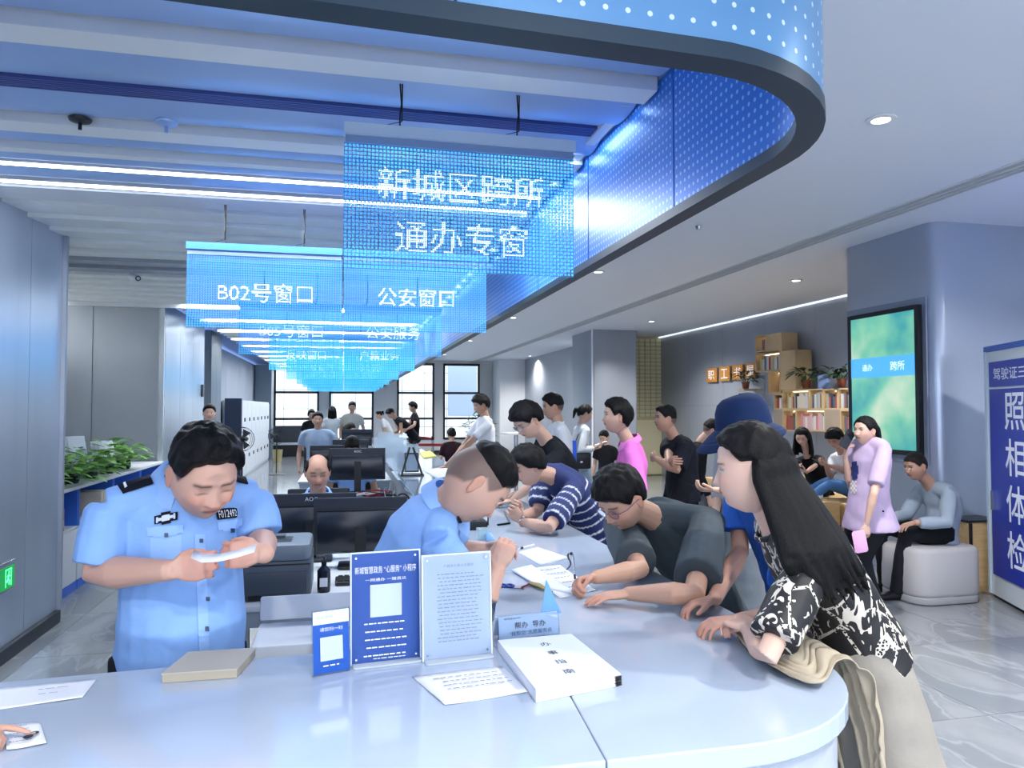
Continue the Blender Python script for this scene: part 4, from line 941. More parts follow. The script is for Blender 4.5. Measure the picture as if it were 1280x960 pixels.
PP['DD'] = person('small figure in black seated far behind the pink shirt', (at(757, 560, 11).x, 11), 230, 1.5, sit=.45, top='#15161c', hair=SHORT, look=(230, -25), level=2)
# staff and visitors further down
PP['C'] = person('balding officer seated at desk looking down behind the two black monitors', (at(397, 600, 5.25).x, 5.3), 178, 1.68, w=1.1, fat=.4, sit=.40, lean=10, head=at(397, 590, 5.05), neck=at(398, 622, 5.18), topm=POL, sleeve=.8, hair=dict(top=.010, side=.010, front=.098, temple=.07, fade=-.02, bald=1), look=(176, -18), eyes='down', level=1, skin='#bb8970', vox=.008,
    R=dict(w=at(375, 632, 4.9), d=(.4, -.9, 0), n=(0, 0, -1)), L=dict(w=at(425, 632, 4.9), d=(-.4, -.9, 0), n=(0, 0, -1)))
PP['D'] = person('seated staff member whose forehead shows above the far black monitor', (at(440, 560, 8.3).x, 8.3), 180, 1.68, sit=.42, lean=12, topm=POL, hair=SHORT, look=(180, -42), level=2, head=at(440, 559, 8.1), skin='#b88a6c')
PP['E'] = person('officer in pale grey-blue shirt facing the camera further down the desks', (at(397, 560, 11.9).x, 11.9), 182, 1.72, w=1.15, sit=.62, topm=cloth('pale_police', '#94a5bb'), hair=SHORT, look=(180, 0), level=2, skin='#b98c74')
PP['F'] = person('woman in black t-shirt standing at far left desk by the first window', (at(389, 540, 16.5).x, 16.5), 160, 1.55, fem=1, top='#15181e', hair=LONGH, look=(170, -15), level=2)
PP['G'] = person('person in white top with dark hair standing with back turned before the second window', (at(415, 540, 17.5).x, 17.5), 0, 1.62, fem=1, top='#d3d8dc', botc='#1b1e26', hair=LONGH, long=(.1, 16, 120, 240, .01), level=2)
PP['H'] = person('man in grey-beige shirt standing before the second window', (at(440, 540, 17).x, 17), 185, 1.72, top='#9c9c98', hair=SHORT, look=(180, -10), level=2, skin='#a88069')
PP['I'] = person('woman in white blouse with long dark hair seated at a far desk looking down', (at(428, 550, 13.3).x, 13.4), 120, 1.6, fem=1, sit=.5, lean=10, top='#d8dde2', hair=LONGH, long=(.2, 18, 90, 270, .02), look=(120, -30), level=2)
PP['J'] = person('woman in white with a black ponytail bending at the far end of the counter', (at(489, 540, 20.3).x, 20.4), 265, 1.6, fem=1, lean=30, top='#dde1e4', hair=TIED, bun=(.05, .035, .1), look=(265, -20), level=2)
PP['L'] = person('young man all in black standing beside the far red barrier', (at(518, 540, 17.8).x, 17.8), 265, 1.72, w=.95, top='#10131a', botc='#10131a', hair=dict(MOP, fringe=0), look=(262, -12), level=2, R=dict(w=at(508, 535, 17.5)), L=dict(w=at(508, 537, 17.3)))
PP['KK'] = person('bare-armed man in dark tank top bending over the far counter', (1.62, 17.6), 265, 1.74, lean=22, neck=at(495, 523, 17.4), head=at(489, 517, 17.3), top='#191b24', sleeve=.12, hair=SHORT, look=(262, -45), level=2, skin='#c08f74', R=dict(w=at(490, 543, 17.4)), L=dict(w=at(488, 543, 17.2)))
PP['door'] = person('black-haired person at the door opening, only the top of head showing behind the left officer', (at(261, 560, 10.4).x, 10.4), 170, 1.62, top='#2a2f3a', hair=SHORT, level=2)
PP['EE'] = person('visitor at far left whose hand reaches into view pointing at a copy on the counter', (-1.42, .98), 38, 1.68, w=1.0, top='#5d6a7a', sleeve=.6, hair=SHORT, level=0, vox=.005,
    R=dict(w=atz(34, 907, .92)+V((-.143, -.035, .012)), e=(.3, -.6, -.8), d=(.97, .2, -.05), n=(.1, -.3, -1), cs=[10, 60, 65, 68], t=.8), L=dict(w=V((-1.15, 1.60, .94)), d=(.5, .8, -.05), n=(0, 0, -1)))
finish_people()

# ---- sewn and worn details
A = PP['A']; bvA = bvh_of(A); rA = A['root']; M_navy = cloth('navy_patch', '#10141f', .8); M_thread = mat('white_thread', '#dfe3ea', .7); M_btn = mat('navy_button', '#1f3560', .3); M_polc = cloth('police_collar', '#93b9ee', .7)
patch('epaulette', bvA, [(146, 606), (186, 594), (192, 606), (154, 618)], M_navy, rA, off=.008, th=.004)
patch('epaulette', bvA, [(286, 592), (305, 597), (309, 607), (292, 603)], M_navy, rA, off=.008, th=.004)
for i, q in enumerate(((164, 604), (173, 600), (182, 596))): patch('rank_pip', bvA, [(q[0]-3, q[1]), (q[0], q[1]-3), (q[0]+3, q[1]-1), (q[0], q[1]+2)], M_thread, rA, 1, 1, off=.013)
patch('rank_chevron', bvA, [(153, 603), (156, 602), (160, 611), (157, 613)], M_thread, rA, 1, 2, off=.013)
patch('chest_badge', bvA, [(193, 643), (222, 637), (222, 652), (194, 658)], M_navy, rA, 10, 6, off=.006, poly=lambda u, v: abs(v-.5) < .28+.22*(1-abs(u-.5)*2))
patch('badge_wings', bvA, [(196, 647), (219, 641), (219, 648), (196, 654)], mat('silver_thread', '#b9c4d6', .5, .3), rA, 10, 4, off=.009, poly=lambda u, v: abs(v-.5) < .45-.25*(1-abs(u-.5)*2) or abs(u-.5) < .16)
patch('name_plate', bvA, [(268, 637), (295, 635), (297, 647), (271, 650)], M_navy, rA, 6, 3, off=.006)
patch('plate_number', bvA, [(271, 639), (293, 637), (294, 645), (273, 648)], M_thread, rA, glyph='F012492', off=.0095)
patch('pocket_flap', bvA, [(184, 659), (229, 656), (229, 671), (185, 676)], M_polc, rA, 12, 6, off=.004, poly=lambda u, v: v < .6+.4*(1-abs(u-.5)*2))
patch('pocket_flap', bvA, [(271, 653), (303, 648), (305, 662), (273, 668)], M_polc, rA, 12, 6, off=.004, poly=lambda u, v: v < .6+.4*(1-abs(u-.5)*2))
patch('pocket', bvA, [(188, 672), (227, 669), (226, 708), (189, 712)], M_polc, rA, 6, 6, off=.001)
patch('placket', bvA, [(243, 668), (256, 668), (262, 826), (249, 828)], M_polc, rA, 3, 24, off=.003)
for q in ((251, 676), (256, 712), (259, 749), (258, 786), (208, 669), (289, 663)): patch('button', bvA, [(q[0]-2.2, q[1]-2.6), (q[0]+2.2, q[1]-2.6), (q[0]+2.2, q[1]+2.6), (q[0]-2.2, q[1]+2.6)], M_btn, rA, 2, 2, off=.007, th=.003)
def shirt_collar(P, m, sc=1.0, open_=.5):
    """a folded shirt collar: band plus two pointed leaves"""
    n, t, sr, fw, s = P['neck'], P['t'], P['sr'], P['fw'], P['s']*sc
    up = (P['HM'].translation-n).normalized(); up = (up*.4+t*.6).normalized(); f = (fw-up*fw.dot(up)).normalized(); r = (sr-up*sr.dot(up)-f*sr.dot(f)).normalized()
    b = MB(); K = 26; R0, R1 = [], []
    rings = []
    for k in range(K+1):
        a = math.radians(22+316*k/K); fr = (1+math.cos(a))/2         # 0 = front
        d = f*math.cos(a)+r*math.sin(a); pk = max(0, 1-abs(abs(k-K/2)/(K/2)-.93)/.16)
        c = n+up*(.010+.018*(1-fr))*s; top_ = c+d*(.066*s)+up*.026*s; fold = c+d*(.074*s)+up*.024*s
        low = c+d*(.092+.012*fr+.012*pk)*s-up*(.014+.020*pk+.012*fr)*s
        rings.append([top_-d*.004*s, top_, fold, low, low-d*.004*s, fold-d*.008*s])
    b.rings(rings, True); b.build('collar', m, P['root'], 1.2)
shirt_collar(A, M_polc, 1.08); shirt_collar(PP['B'], M_polc, 1.15); shirt_collar(PP['C'], M_polc, 1.1); shirt_collar(PP['R'], cloth('pink_collar', '#dc83ca'), 1.0)
bvB = bvh_of(PP['B']); rB = PP['B']['root']
patch('epaulette', bvB, [(564, 625), (571, 624), (580, 650), (572, 655)], M_navy, rB, 3, 8, off=.008, th=.004)
# bucket hat
W = PP['W']; HMw, kw = W['HM'], W['hs']; Mh = cloth('navy_hat', '#16294f', .85)
hat = thing('bucket_hat', 'navy blue cotton bucket hat with a wide soft brim, worn by the man in blue', 'hat', W['HM'].translation)
b = MB(); prof = [(.001, .150), (.035, .149), (.060, .142), (.080, .125), (.092, .095), (.098, .05), (.100, .028)]
b.rings([[HMw @ (V((R_*.90*math.sin(a), R_*1.07*math.cos(a)-.004, z-.004*math.cos(a)))*kw) for a in [2*math.pi*k/40 for k in range(40)]] for R_, z in prof], cap=False); b.build('crown', Mh, hat, 3)
b = MB(); b.rings([[HMw @ (V((R_*.92*math.sin(a)*(1+.03*math.sin(5*a)*q), R_*1.05*math.cos(a)*(1+.10*q*math.cos(a)), z-.016*q*math.cos(a)+.004*q*math.sin(4*a)))*kw) for a in [2*math.pi*k/48 for k in range(48)]] for R_, z, q in [(.100, .030, 0), (.120, .016, .4), (.142, -.004, .8), (.160, -.022, 1), (.159, -.027, 1), (.140, -.009, .8), (.118, .010, .4), (.099, .024, 0)]], cap=False); b.build('brim', Mh, hat, 3)
for R_, z in ((.1315, .004), (.146, -.0075)):
    b = MB(); b.tube([HMw @ (V((R_*.92*math.sin(a), R_*1.05*math.cos(a)*(1+.07*math.cos(a)), z+.003-.011*math.cos(a)))*kw) for a in [2*math.pi*k/40 for k in range(41)]], .0012, 4); b.build('stitching', cloth('hat_stitch', '#2a487c'), hat, 3)
# print on the lavender shirt
bvZ = bvh_of(PP['Z']); rZ = PP['Z']['root']
patch('chest_print', bvZ, [(1064, 578), (1073, 576), (1074, 598), (1065, 600)], cloth('navy_print', '#27336b'), rZ, 6, 8, off=.005, poly=lambda u, v: abs(u-.5) < .5-.25*math.sin(v*9))
patch('chest_print', bvZ, [(1064, 601), (1071, 601), (1071, 617), (1064, 617)], cloth('pale_print', '#d6d4c8'), rZ, 4, 6, off=.005, poly=lambda u, v: (int(u*4)+int(v*6)) % 2)
# ============================================================ STAFF SIDE: desks, monitors, printer
M_desk = mat('desk_top', '#ccd3da', .3); M_leg = mat('desk_frame', '#a7b2be', .4, .2); M_scr = mat('monitor_shell', '#0e141e', .45, vary=.1); M_scr2 = mat('monitor_back_gloss', '#101824', .22)
def desk(x0, x1, y0, y1, label, z=.75):
    t = thing('staff_desk', label, 'desk', ((x0+x1)/2, (y0+y1)/2, 0), 'staff desks behind the counter'); cx, cy = (x0+x1)/2, (y0+y1)/2
    b = MB().rbox((cx, cy, z-.0125), (x1-x0, y1-y0, .025), .01); b.build('desk_top', M_desk, t, .6)
    bx('apron', (cx, y0+.03, z-.06), (x1-x0-.04, .03, .07), M_leg, t)
    bx('apron', (cx, y1-.03, z-.06), (x1-x0-.04, .03, .07), M_leg, t)
    for x in (x0+.05, x0+.30 if x1-x0 > 1 else x0+.06, x1-.05): 
        for y in (y0+.03, y1-.03): bx('leg', (x, y, (z-.03)/2), (.05, .05, z-.03), M_leg, t)
desk(-.62, .56, 3.36, 4.75, 'nearest white staff desk, carrying the printer and two black monitors')
desk(-.50, .56, 5.95, 7.30, 'white staff desk behind the balding officer, covered in cables and stationery')
desk(-.52, .56, 8.95, 10.2, 'third white staff desk from the front')
desk(-.55, .56, 12.2, 13.0, 'fourth white staff desk from the front')
desk(-.55, .56, 15.2, 16.0, 'farthest white staff desk')
def monitor(c, w, h, rz, label, logo=True):
    """monitor seen from its back; c = centre of the panel, rz turns it about the vertical"""
    z0 = .75; t = thing('monitor', label, 'monitor', (c[0], c[1], z0), 'black monitors on the staff desks')
    T = Matrix.Translation(V(c)) @ Matrix.Rotation(rz, 4, 'Z')
    MB().rbox((0, .0, 0), (w, .022, h), .008, M=T).build('panel', M_scr, t, .6)
    MB().rbox((0, -.020, -.03), (w*.94, .026, h*.74), .012, M=T).build('back_cover', M_scr2, t, .6)
    MB().box((0, -.013, h*.40), (w*.985, .006, h*.17), M=T).build('top_band', mat('monitor_band', '#1b2230', .5), t)
    MB().box((0, .0118, .008), (w*.96, .002, h*.9), M=T).build('screen', mat('screen_glow', '#2a3b55', .2, emit=.5, emcol='#8fb4e8'), t)
    MB().box((0, -.035, -h*.25-(c[2]-z0)*.25), (.06, .03, (c[2]-z0)+h*.1), M=T).build('stand_neck', M_black, t)
    MB().rbox((0, -.03, z0-c[2]+.008), (.24, .18, .016), .02, M=T).build('stand_base', M_black, t, .6)
    if logo:
        M = T @ frame((0, -.0165, h*.40), (1, 0, 0), (0, 0, 1)); text('AOC', M, h=h*.075, name='logo', m=mat('logo_silver', '#c7ccd2', .3, .3), parent=t)
monitor(at(389, 650, 4.35), .50, .30, 0, 'black monitor with silver logo on the nearest desk, left and rear of the two')
monitor(at(451, 656, 4.12), .50, .30, -.04, 'black monitor overlapping in front, right of the two on the nearest desk', False)
monitor(at(447, 580, 6.9), .50, .29, 0, 'black monitor with silver logo behind the balding officer')
monitor(at(414, 567, 9.2), .50, .20, 0, 'low black monitor left on the third desk', False)
monitor(at(438, 561, 9.9), .46, .24, 0, 'black monitor on the third desk before the bowed head', False)
monitor(at(446, 547, 12.6), .5, .28, 0, 'black monitor before the woman with long dark hair', False)
# printer
pr = thing('printer', 'dark blue-grey laser printer on the nearest staff desk beside the officer', 'printer', V((-.36, 3.62, .75)))
M_prn = mat('printer_shell', '#46525f', .45); M_prn2 = mat('printer_grey', '#6d7a87', .5); cx = -.335
b = MB().rbox((cx, 3.63, .835), (.39, .36, .17), .02); b.build('body', M_prn, pr, .6)
b = MB().rbox((cx, 3.62, .955), (.385, .34, .075), .03); b.build('top_cover', M_prn2, pr, .6)
bx('output_slot', (cx-.02, 3.60, .992), (.25, .14, .006), M_black, pr); bx('paper_stop', (cx-.02, 3.66, 1.0), (.18, .06, .01), M_prn, pr)
bx('seam', (cx, 3.449, .905), (.385, .003, .006), M_black, pr); bx('tray_front', (cx, 3.446, .815), (.36, .008, .12), mat('printer_tray', '#3a4551', .5), pr, r=.003); bx('tray_grip', (cx, 3.440, .765), (.14, .006, .02), M_black, pr)
bx('panel_light', (cx-.1, 3.4445, .935), (.06, .004, .008), mat('label_grey', '#aab3bd', .5), pr)
# sprayer bottle and small items beside it
t = thing('hand_gel_bottle', 'small dark pump bottle beside the printer on the nearest desk', 'bottle', V((-.085, 3.56, .75)))
MB().lathe([(.001, 0), (.028, 0), (.03, .01), (.03, .10), (.012, .12), (.012, .14), (.001, .14)], (-.085, 3.56, .75), 14).build('bottle', mat('dark_bottle', '#141b2c', .2), t, .6)
MB().tube([(-.085, 3.56, .885), (-.085, 3.56, .915), (-.11, 3.545, .915)], .005, 6).build('pump', M_black, t); bx('label', (-.085, 3.529, .80), (.035, .002, .04), M_white, t)
kb = thing('keyboard', 'dark keyboard on the nearest desk in front of the overlapping monitor', 'keyboard', V((.18, 3.72, .75))); bx('case', (.18, 3.72, .76), (.43, .14, .018), M_black, kb, r=.008)
for i in range(14):
    for j in range(4): bx('key', (.18-.19+.029*i, 3.67+.032*j, .772), (.022, .024, .008), M_scr, kb)
def sheet(name, label, cs, z, m=M_paper, th=.0012, lines=None, cat='paper', group=None, ink='#5f6a86', parent=None, img=None):
    """a sheet lying flat: corners (tl, tr, br, bl as seen) surveyed at height z"""
    P = [atz(x, y, z) for x, y in cs]; n = P[0]; t = thing(name, label, cat, (sum(p.x for p in P)/4, sum(p.y for p in P)/4, z), group)
    b = MB(); k = 8; g = []
    for j in range(k+1):
        for i in range(k+1):
            u, v = i/k, j/k; p = (P[0]*(1-u)+P[1]*u)*(1-v)+(P[3]*(1-u)+P[2]*u)*v; g.append(p+V((0, 0, .0025*math.sin(3*u+2*v+z*50)**2*(abs(u-.5)+abs(v-.5)))))
    b.add(g, [(j*(k+1)+i, j*(k+1)+i+1, (j+1)*(k+1)+i+1, (j+1)*(k+1)+i) for j in range(k) for i in range(k)])
    o = b.build('page', m, t, 1); md = o.modifiers.new('s', 'SOLIDIFY'); md.thickness = th; md.offset = 1
    if lines:
        rg = random.Random(len(label)); b = MB(); N, u0, u1, v0, v1 = lines
        for r in range(N):
            v = v0+(v1-v0)*r/max(1, N-1); u = u0+rg.uniform(0, .08)
            while u < u1:
                w = rg.uniform(.03, .09); q = [(u, v), (u+w, v), (u+w, v+.022), (u, v+.022)]
                b.add([(P[0]*(1-a)+P[1]*a)*(1-c)+(P[3]*(1-a)+P[2]*a)*c+V((0, 0, .0062)) for a, c in q], [(0, 1, 2, 3)]); u += w+rg.uniform(.012, .03)
        b.build('print', mat('ink_'+ink, ink, .7), t)
    return t, P
def stand(name, label, pl, prr, h, m, tilt=.02, border=None, foot=True):
    """an upright acrylic sign holder on the counter; pl, prr = its foot corners"""
    x = (prr-pl); w = x.length; x.normalize(); nrm = V((x.y, -x.x, 0))
    t = thing(name, label, 'sign holder', (pl+prr)/2); up = (V((0, 0, 1))*h-nrm*tilt).normalized()
    M = frame((pl+prr)/2+up*h/2+V((0, 0, .004)), x, up)
    MB().box((0, 0, 0), (w, h, .002), M=M).build('insert', m, t)
    b = MB().box((0, 0, .0032), (w+.006, h+.006, .0018), M=M).box((0, 0, -.0032), (w+.006, h+.006, .0018), M=M); b.build('acrylic', mat('acrylic', '#eef6ff', .03, trans=1, spec=.6), t)
    if border:
        b = MB()
        for sx in (-1, 1): b.box((sx*(w/2+.001), 0, 0), (.0035, h+.006, .009), M=M)
        b.box((0, h/2+.001, 0), (w+.006, .0035, .009), M=M); b.build('edge', mat('acrylic_edge', '#dceaf8', .2, emit=.0), t)
    if foot: MB().rbox(tuple((pl+prr)/2-nrm*.0+V((0, 0, .003))), (w, .075, .006), .01, rz=math.atan2(x.y, x.x)).build('foot', mat('acrylic_foot', '#d5e2f0', .1, alpha=.6), t, .6)
    return t, M, w, h
def tl(M, x, y, z=.0045): return M @ Matrix.Translation((x, y, z))
MW = mat('print_white', '#e6eefc', .6); MK = mat('print_black', '#1c2230', .7); M_bp = mat('poster_blue', '#3c64b4', .45); M_bp2 = mat('card_blue', '#1168cc', .45)
def dashes(M, t, x0, x1, ys, hgt, m, seed=1, name='small_print', z=.0044, dash=(.006, .016)):
    rg = random.Random(seed); b = MB()
    for y in ys:
        u = x0+rg.uniform(0, .01); e = x1-rg.uniform(0, .02)
        while u < e: w = rg.uniform(*dash); b.box((u+w/2, y, z), (w, hgt, .0003), M=M); u += w+rg.uniform(.002, .005)
    b.build(name, m, t)
t, M, w, h = stand('poster_stand', 'upright blue acrylic poster stand with white title and pale square on the counter', atz(439, 833, HC), atz(525, 823, HC), .305, M_bp, border=1)
text('新城智慧政务 “心服务” 小程序', tl(M, 0, h/2-.048), w=w*.90, h=.020, name='title', m=MW, parent=t); text('一网通办 一键直达', tl(M, 0, h/2-.076), w=w*.6, h=.009, name='subtitle', m=MW, parent=t)
MB().box((0, h/2-.135, .0042), (.09, .09, .0004), M=M).build('blank_square', mat('square_grey', '#b4c2d4', .6), t)
dashes(M, t, -w*.33, w*.33, [-.045-.022*k for k in range(5)], .0032, MW, 3); dashes(M, t, -w*.2, w*.3, [-.142], .002, MW, 4)
b = MB(); [b.lathe([(.001, 0), (.003, 0), (.003, .003), (.001, .003)], M=tl(M, sx*(w/2-.013), sy*(h/2-.013), .004), n=10) for sx in (-1, 1) for sy in (-1, 1)]; b.build('rivets', M_chrome, t)
t, M, w, h = stand('notice_stand', 'upright white acrylic notice stand with a page of small print, right of the blue one', atz(529, 828, HC), atz(614, 818, HC), .292, M_paper, border=1)
text('户籍类办事人员需知', tl(M, .005, h/2-.032), w=.09, h=.009, name='title', m=mat('pale_ink', '#8490a6', .7), parent=t)
dashes(M, t, -w*.3, w*.36, [h/2-.055-.0105*k for k in range(19)], .0026, mat('pale_ink', '#6d7890'), 8, z=.0043)
b = MB(); [b.lathe([(.001, 0), (.003, 0), (.003, .003), (.001, .003)], M=tl(M, sx*(w/2-.013), sy*(h/2-.013), .004), n=10) for sx in (-1, 1) for sy in (-1, 1)]; b.build('rivets', M_chrome, t)
t, M, w, h = stand('card_stand', 'small bright blue card stand with white head strip, leftmost on the counter', atz(392, 846, HC), atz(437, 838, HC), .163, M_bp2, foot=False)
MB().box((0, h/2-.017, .0042), (w, .034, .0004), M=M).build('head_strip', mat('head_strip', '#d8e8f4', .6), t); text('欢迎使用', tl(M, -.018, h/2-.016), h=.009, w=.045, name='lettering', m=mat('teal_ink', '#4f93a8', .6), parent=t)
text('请您扫一扫', tl(M, 0, h/2-.048), w=.062, h=.010, name='lettering', m=MW, parent=t); MB().box((0, -.018, .0042), (.062, .062, .0004), M=M).build('blank_square', mat('square_grey', '#b4c2d4', .6), t); dashes(M, t, -.03, .035, [-.062], .003, MW, 5)
# tent card, guide book, sheets
t, M, w, h = stand('tent_card', 'low white tent card lettered in blue-black, standing behind the thick guide book', atz(624, 802, .885), atz(698, 793, .885), .068, mat('tent_white', '#cfdff2', .5), tilt=.01, foot=False)
text('帮办  导办', tl(M, .004, .004), w=w*.52, h=.019, name='lettering', m=MK, parent=t); text('“我帮您”志愿服务点', tl(M, .004, -.019), w=w*.72, h=.013, name='lettering', m=mat('blue_ink', '#2c4f86', .6), parent=t); text('政务服务大厅', tl(M, -w*.27, .026), w=w*.28, h=.005, name='lettering', m=MK, parent=t)
back = frame((atz(624, 802, .885)+atz(698, 793, .885))/2+V((-.004, .03, .032)), (1, -.05, 0), (0, -.35, 1)); MB().box((0, 0, 0), (w, .066, .002), M=back).build('back_leaf', mat('tent_white', '#cfdff2'), t)
zt = HC+.032; g4 = [(622, 800), (714, 792), (776, 842), (670, 862)]; P = [atz(x, y, zt) for x, y in g4]
t = thing('guide_book', 'thick white bound guide book with black brush lettering on its cover', 'book', (P[0]+P[2])/2*1.0-V((0, 0, .032)))
def slabq(P, z0, z1, name, m, par, shrink=0, sm=None):
    c = sum(P, V())/4; Q = [p+(c-p)*shrink for p in P]; b = MB(); b.prism([(p.x, p.y) for p in Q], z0, z1); return b.build(name, m, par, sm)
slabq(P, HC+.001, HC+.004, 'back_cover', M_paper, t)
for k in range(7): slabq([p+V((rnd(-.0015, .0015), rnd(-.0015, .0015), 0)) for p in P], HC+.0045+.0034*k, HC+.0045+.0034*k+.0028, 'page_block', mat('page_edge', '#d7d6d2', .8), t, .012)
slabq(P, zt-.003, zt, 'front_cover', mat('cover_white', '#d3dcea', .55), t)
slabq([P[0], P[0].lerp(P[1], .05), P[3].lerp(P[2], .05), P[3]], HC+.004, zt-.002, 'spine', M_paper, t)
for a, b_ in ((P[2], P[3]), (P[1], P[0])):
    o = MB()
    for k in range(6): c = a.lerp(b_, .03); o.box((c.x, c.y, HC+.004+.0042*k), (.018, .008, .0016), rz=.4)
    o.build('binding_clips', M_black, t)
dv = (P[3]-P[0]).normalized(); dx = (P[1]-P[0]).normalized(); cc = P[0].lerp(P[1], .55)
for k, ch in enumerate('办事指南'):
    o = cc.lerp(P[3].lerp(P[2], .48), .20+.20*k); M = frame((o.x, o.y, zt+.0006), dx, -dv); text(ch, M, h=.032, name='cover_lettering', m=MK, parent=t)
sheet('form_sheet', 'white printed form lying flat partly under the guide book', [(515, 846), (628, 833), (660, 866), (556, 882)], HC+.001, lines=(4, .15, .9, .22, .6), ink='#7a7390')
sheet('photocopy_sheet', 'white sheet with a grey photocopied card at the far left counter edge', [(-60, 868), (121, 849), (103, 873), (-60, 895)], HC+.001, lines=(2, .55, .75, .35, .6), ink='#596270')
t, P = sheet('identity_copy', 'small copy with a head-and-shoulders portrait under the pointing hand at far left', [(4, 908), (50, 903), (58, 930), (8, 938)], HC+.003, lines=(5, .05, .62, .15, .8), ink='#4c5672')
c = atz(43, 916, HC+.0105)
b = MB(); b.lathe([(.001, 0), (.009, 0), (.009, .0003), (.001, .0003)], c, 14); b.build('portrait_hair', MK, t); b = MB(); b.lathe([(.001, 0), (.006, 0), (.006, .0003), (.001, .0003)], c+V((-.002, -.003, .0006)), 14); b.build('portrait_face', mat('portrait_face', '#c7a791', .7), t)
b = MB(); b.lathe([(.001, 0), (.010, 0), (.010, .0003), (.001, .0003)], c+V((-.006, -.017, -.0002)), 12); b.build('portrait_shoulders', MK, t)
# brown paper folder and white box behind the counter edge
t = thing('paper_folder', 'thick beige paper folder lying at the rear edge of the counter before the officer', 'folder', atz(262, 822, HC))
P = [atz(240, 806, HC+.03), atz(323, 801, HC+.03), atz(300, 826, HC+.03), atz(207, 832, HC+.03)]; P = [p+V((0, -.05, 0)) for p in P]
slabq(P, HC+.001, HC+.022, 'pages', mat('beige_pages', '#a59d8c', .8), t, .02); slabq(P, HC+.0225, HC+.026, 'cover', mat('beige_cover', '#aca89f', .7), t)
stl = thing('box_stool', 'grey stool that carries the white carton behind the counter', 'stool', (-.10, 2.68, 0)); bx('seat', (-.08, 2.70, .66), (.46, .32, .03), M_leg, stl)
for x in (-.27, .11):
    for y in (2.56, 2.84): bx('leg', (x, y, .32), (.03, .03, .645), M_leg, stl)
t = thing('white_carton', 'white cardboard carton with raised flap and an orange label behind the counter edge', 'box', (-.08, 2.66, .675)); M_ct = mat('carton_white', '#b9c1ca', .6)
MB().rbox((-.08, 2.68, .752), (.42, .28, .15), .012).build('body', M_ct, t, .6)
M = frame((-.08, 2.83, .875), (1, 0, 0), (0, .25, 1)); b = MB(); b.rbox((0, 0, 0), (.42, .085, .02), .009, M=M); b.build('flap', M_ct, t, .6)
bx('side_flap', (.02, 2.60, .845), (.22, .003, .03), M_ct, t); bx('orange_label', (-.02, 2.538, .775), (.11, .003, .035), mat('orange_label', '#d98a35', .6), t); bx('white_label', (.01, 2.538, .808), (.07, .003, .018), M_paper, t); bx('print', (-.03, 2.536, .774), (.05, .002, .014), mat('brown_print', '#8d5a25', .6), t)
# slips and pens in hands
def held_slip(name, label, pts, wdir, wid, m, cat='paper'):
    b = MB(); k = len(pts); vs = [p+V(wdir)*s for p in pts for s in (0, wid)]; b.add(vs, [(2*i, 2*i+1, 2*i+3, 2*i+2) for i in range(k-1)])
    o = b.build(name, m, None, 1); tag(o, label, cat); md = o.modifiers.new('s', 'SOLIDIFY'); md.thickness = .0008; return o
held_slip('paper_slip', 'narrow curled white slip held in both hands by the standing officer', [at(238, 697, 2.12), at(252, 703, 2.09), at(272, 702, 2.08), at(295, 697, 2.09), at(318, 690, 2.13)], (.0, .05, .012), 1.0, M_paper)
def pen(label, a, b_, m, clip=None):
    t = thing('pen', label, 'pen', a); d = (b_-a); MB().tube([a, a+d*.06, a+d*.1, b_], [.0008, .0025, .004, .0042], 8).build('barrel', m, t, 1); MB().tube([a+d*.1, a+d*.28], .0047, 8).build('grip', M_black, t, 1); return t
pen('slim white pen held up by the bent officer', at(648, 686, 2.6), at(668, 681, 2.62), M_white)
hp = atz(719, 727, HC+.004); pen('silver pen in the writing hand of the man in grey', hp, atz(716, 693, HC+.12), M_chrome)
t = thing('coiled_cord', 'black coiled cord of a counter pen beside the writing hand', 'cord', atz(710, 706, HC)); p0 = atz(708, 712, HC+.01); p1 = atz(714, 692, HC+.13); d = p1-p0
MB().tube([p0+d*u+V((.012*math.sin(u*5)+.003*math.cos(u*90), .003*math.sin(u*90), 0)) for u in np.linspace(0, 1, 70)], .0022, 5).build('coil', M_black, t, 1); MB().ball(p1, .007).build('tip', M_black, t, 1)
sheet('writing_pad', 'white form with dark edge lying beside the bent officer\'s hands', [(648, 690), (672, 684), (711, 697), (675, 706)], HC+.004, lines=None, th=.006)
sheet('open_form', 'open white form under the hand of the man in grey', [(650, 712), (700, 706), (745, 738), (700, 748)], HC+.002, lines=(5, .3, .85, .15, .8))
t, P = sheet('notebook', 'open notebook page with curled yellow edge near the scissors', [(640, 714), (664, 708), (722, 744), (672, 734)], HC+.003, th=.008); 
MB().tube([atz(664, 729, HC+.008), atz(672, 731, HC+.016), atz(690, 740, HC+.008)], [(.006, .012), (.008, .014), (.004, .006)], 8).build('curled_edge', mat('yellow_edge', '#9a8c4e', .7), t, 1)
t = thing('scissors', 'scissors with dark blue plastic handles near the open notebook', 'scissors', atz(636, 731, HC)); M_bl = mat('blue_plastic', '#152f86', .35)
for q, (dx, dy) in enumerate(((-.014, .006), (.012, -.004))):
    c = atz(634, 732, HC+.006)+V((dx, dy, 0)); MB().tube([c+V((.014*math.cos(a), .020*math.sin(a), 0)) for a in [2*math.pi*k/14 for k in range(15)]], .0048, 6).build('handle', M_bl, t, 1)
for dy in (-.002, .002): MB().box(tuple(atz(643, 736, HC+.004)+V((.01, dy, 0))), (.06, .007, .002), rz=-.5+dy*40).build('blade', M_chrome, t)
pen('red-tipped dark pen lying next to the scissors', atz(651, 735, HC+.006), atz(663, 729, HC+.006), mat('red_pen', '#7a2230', .4))
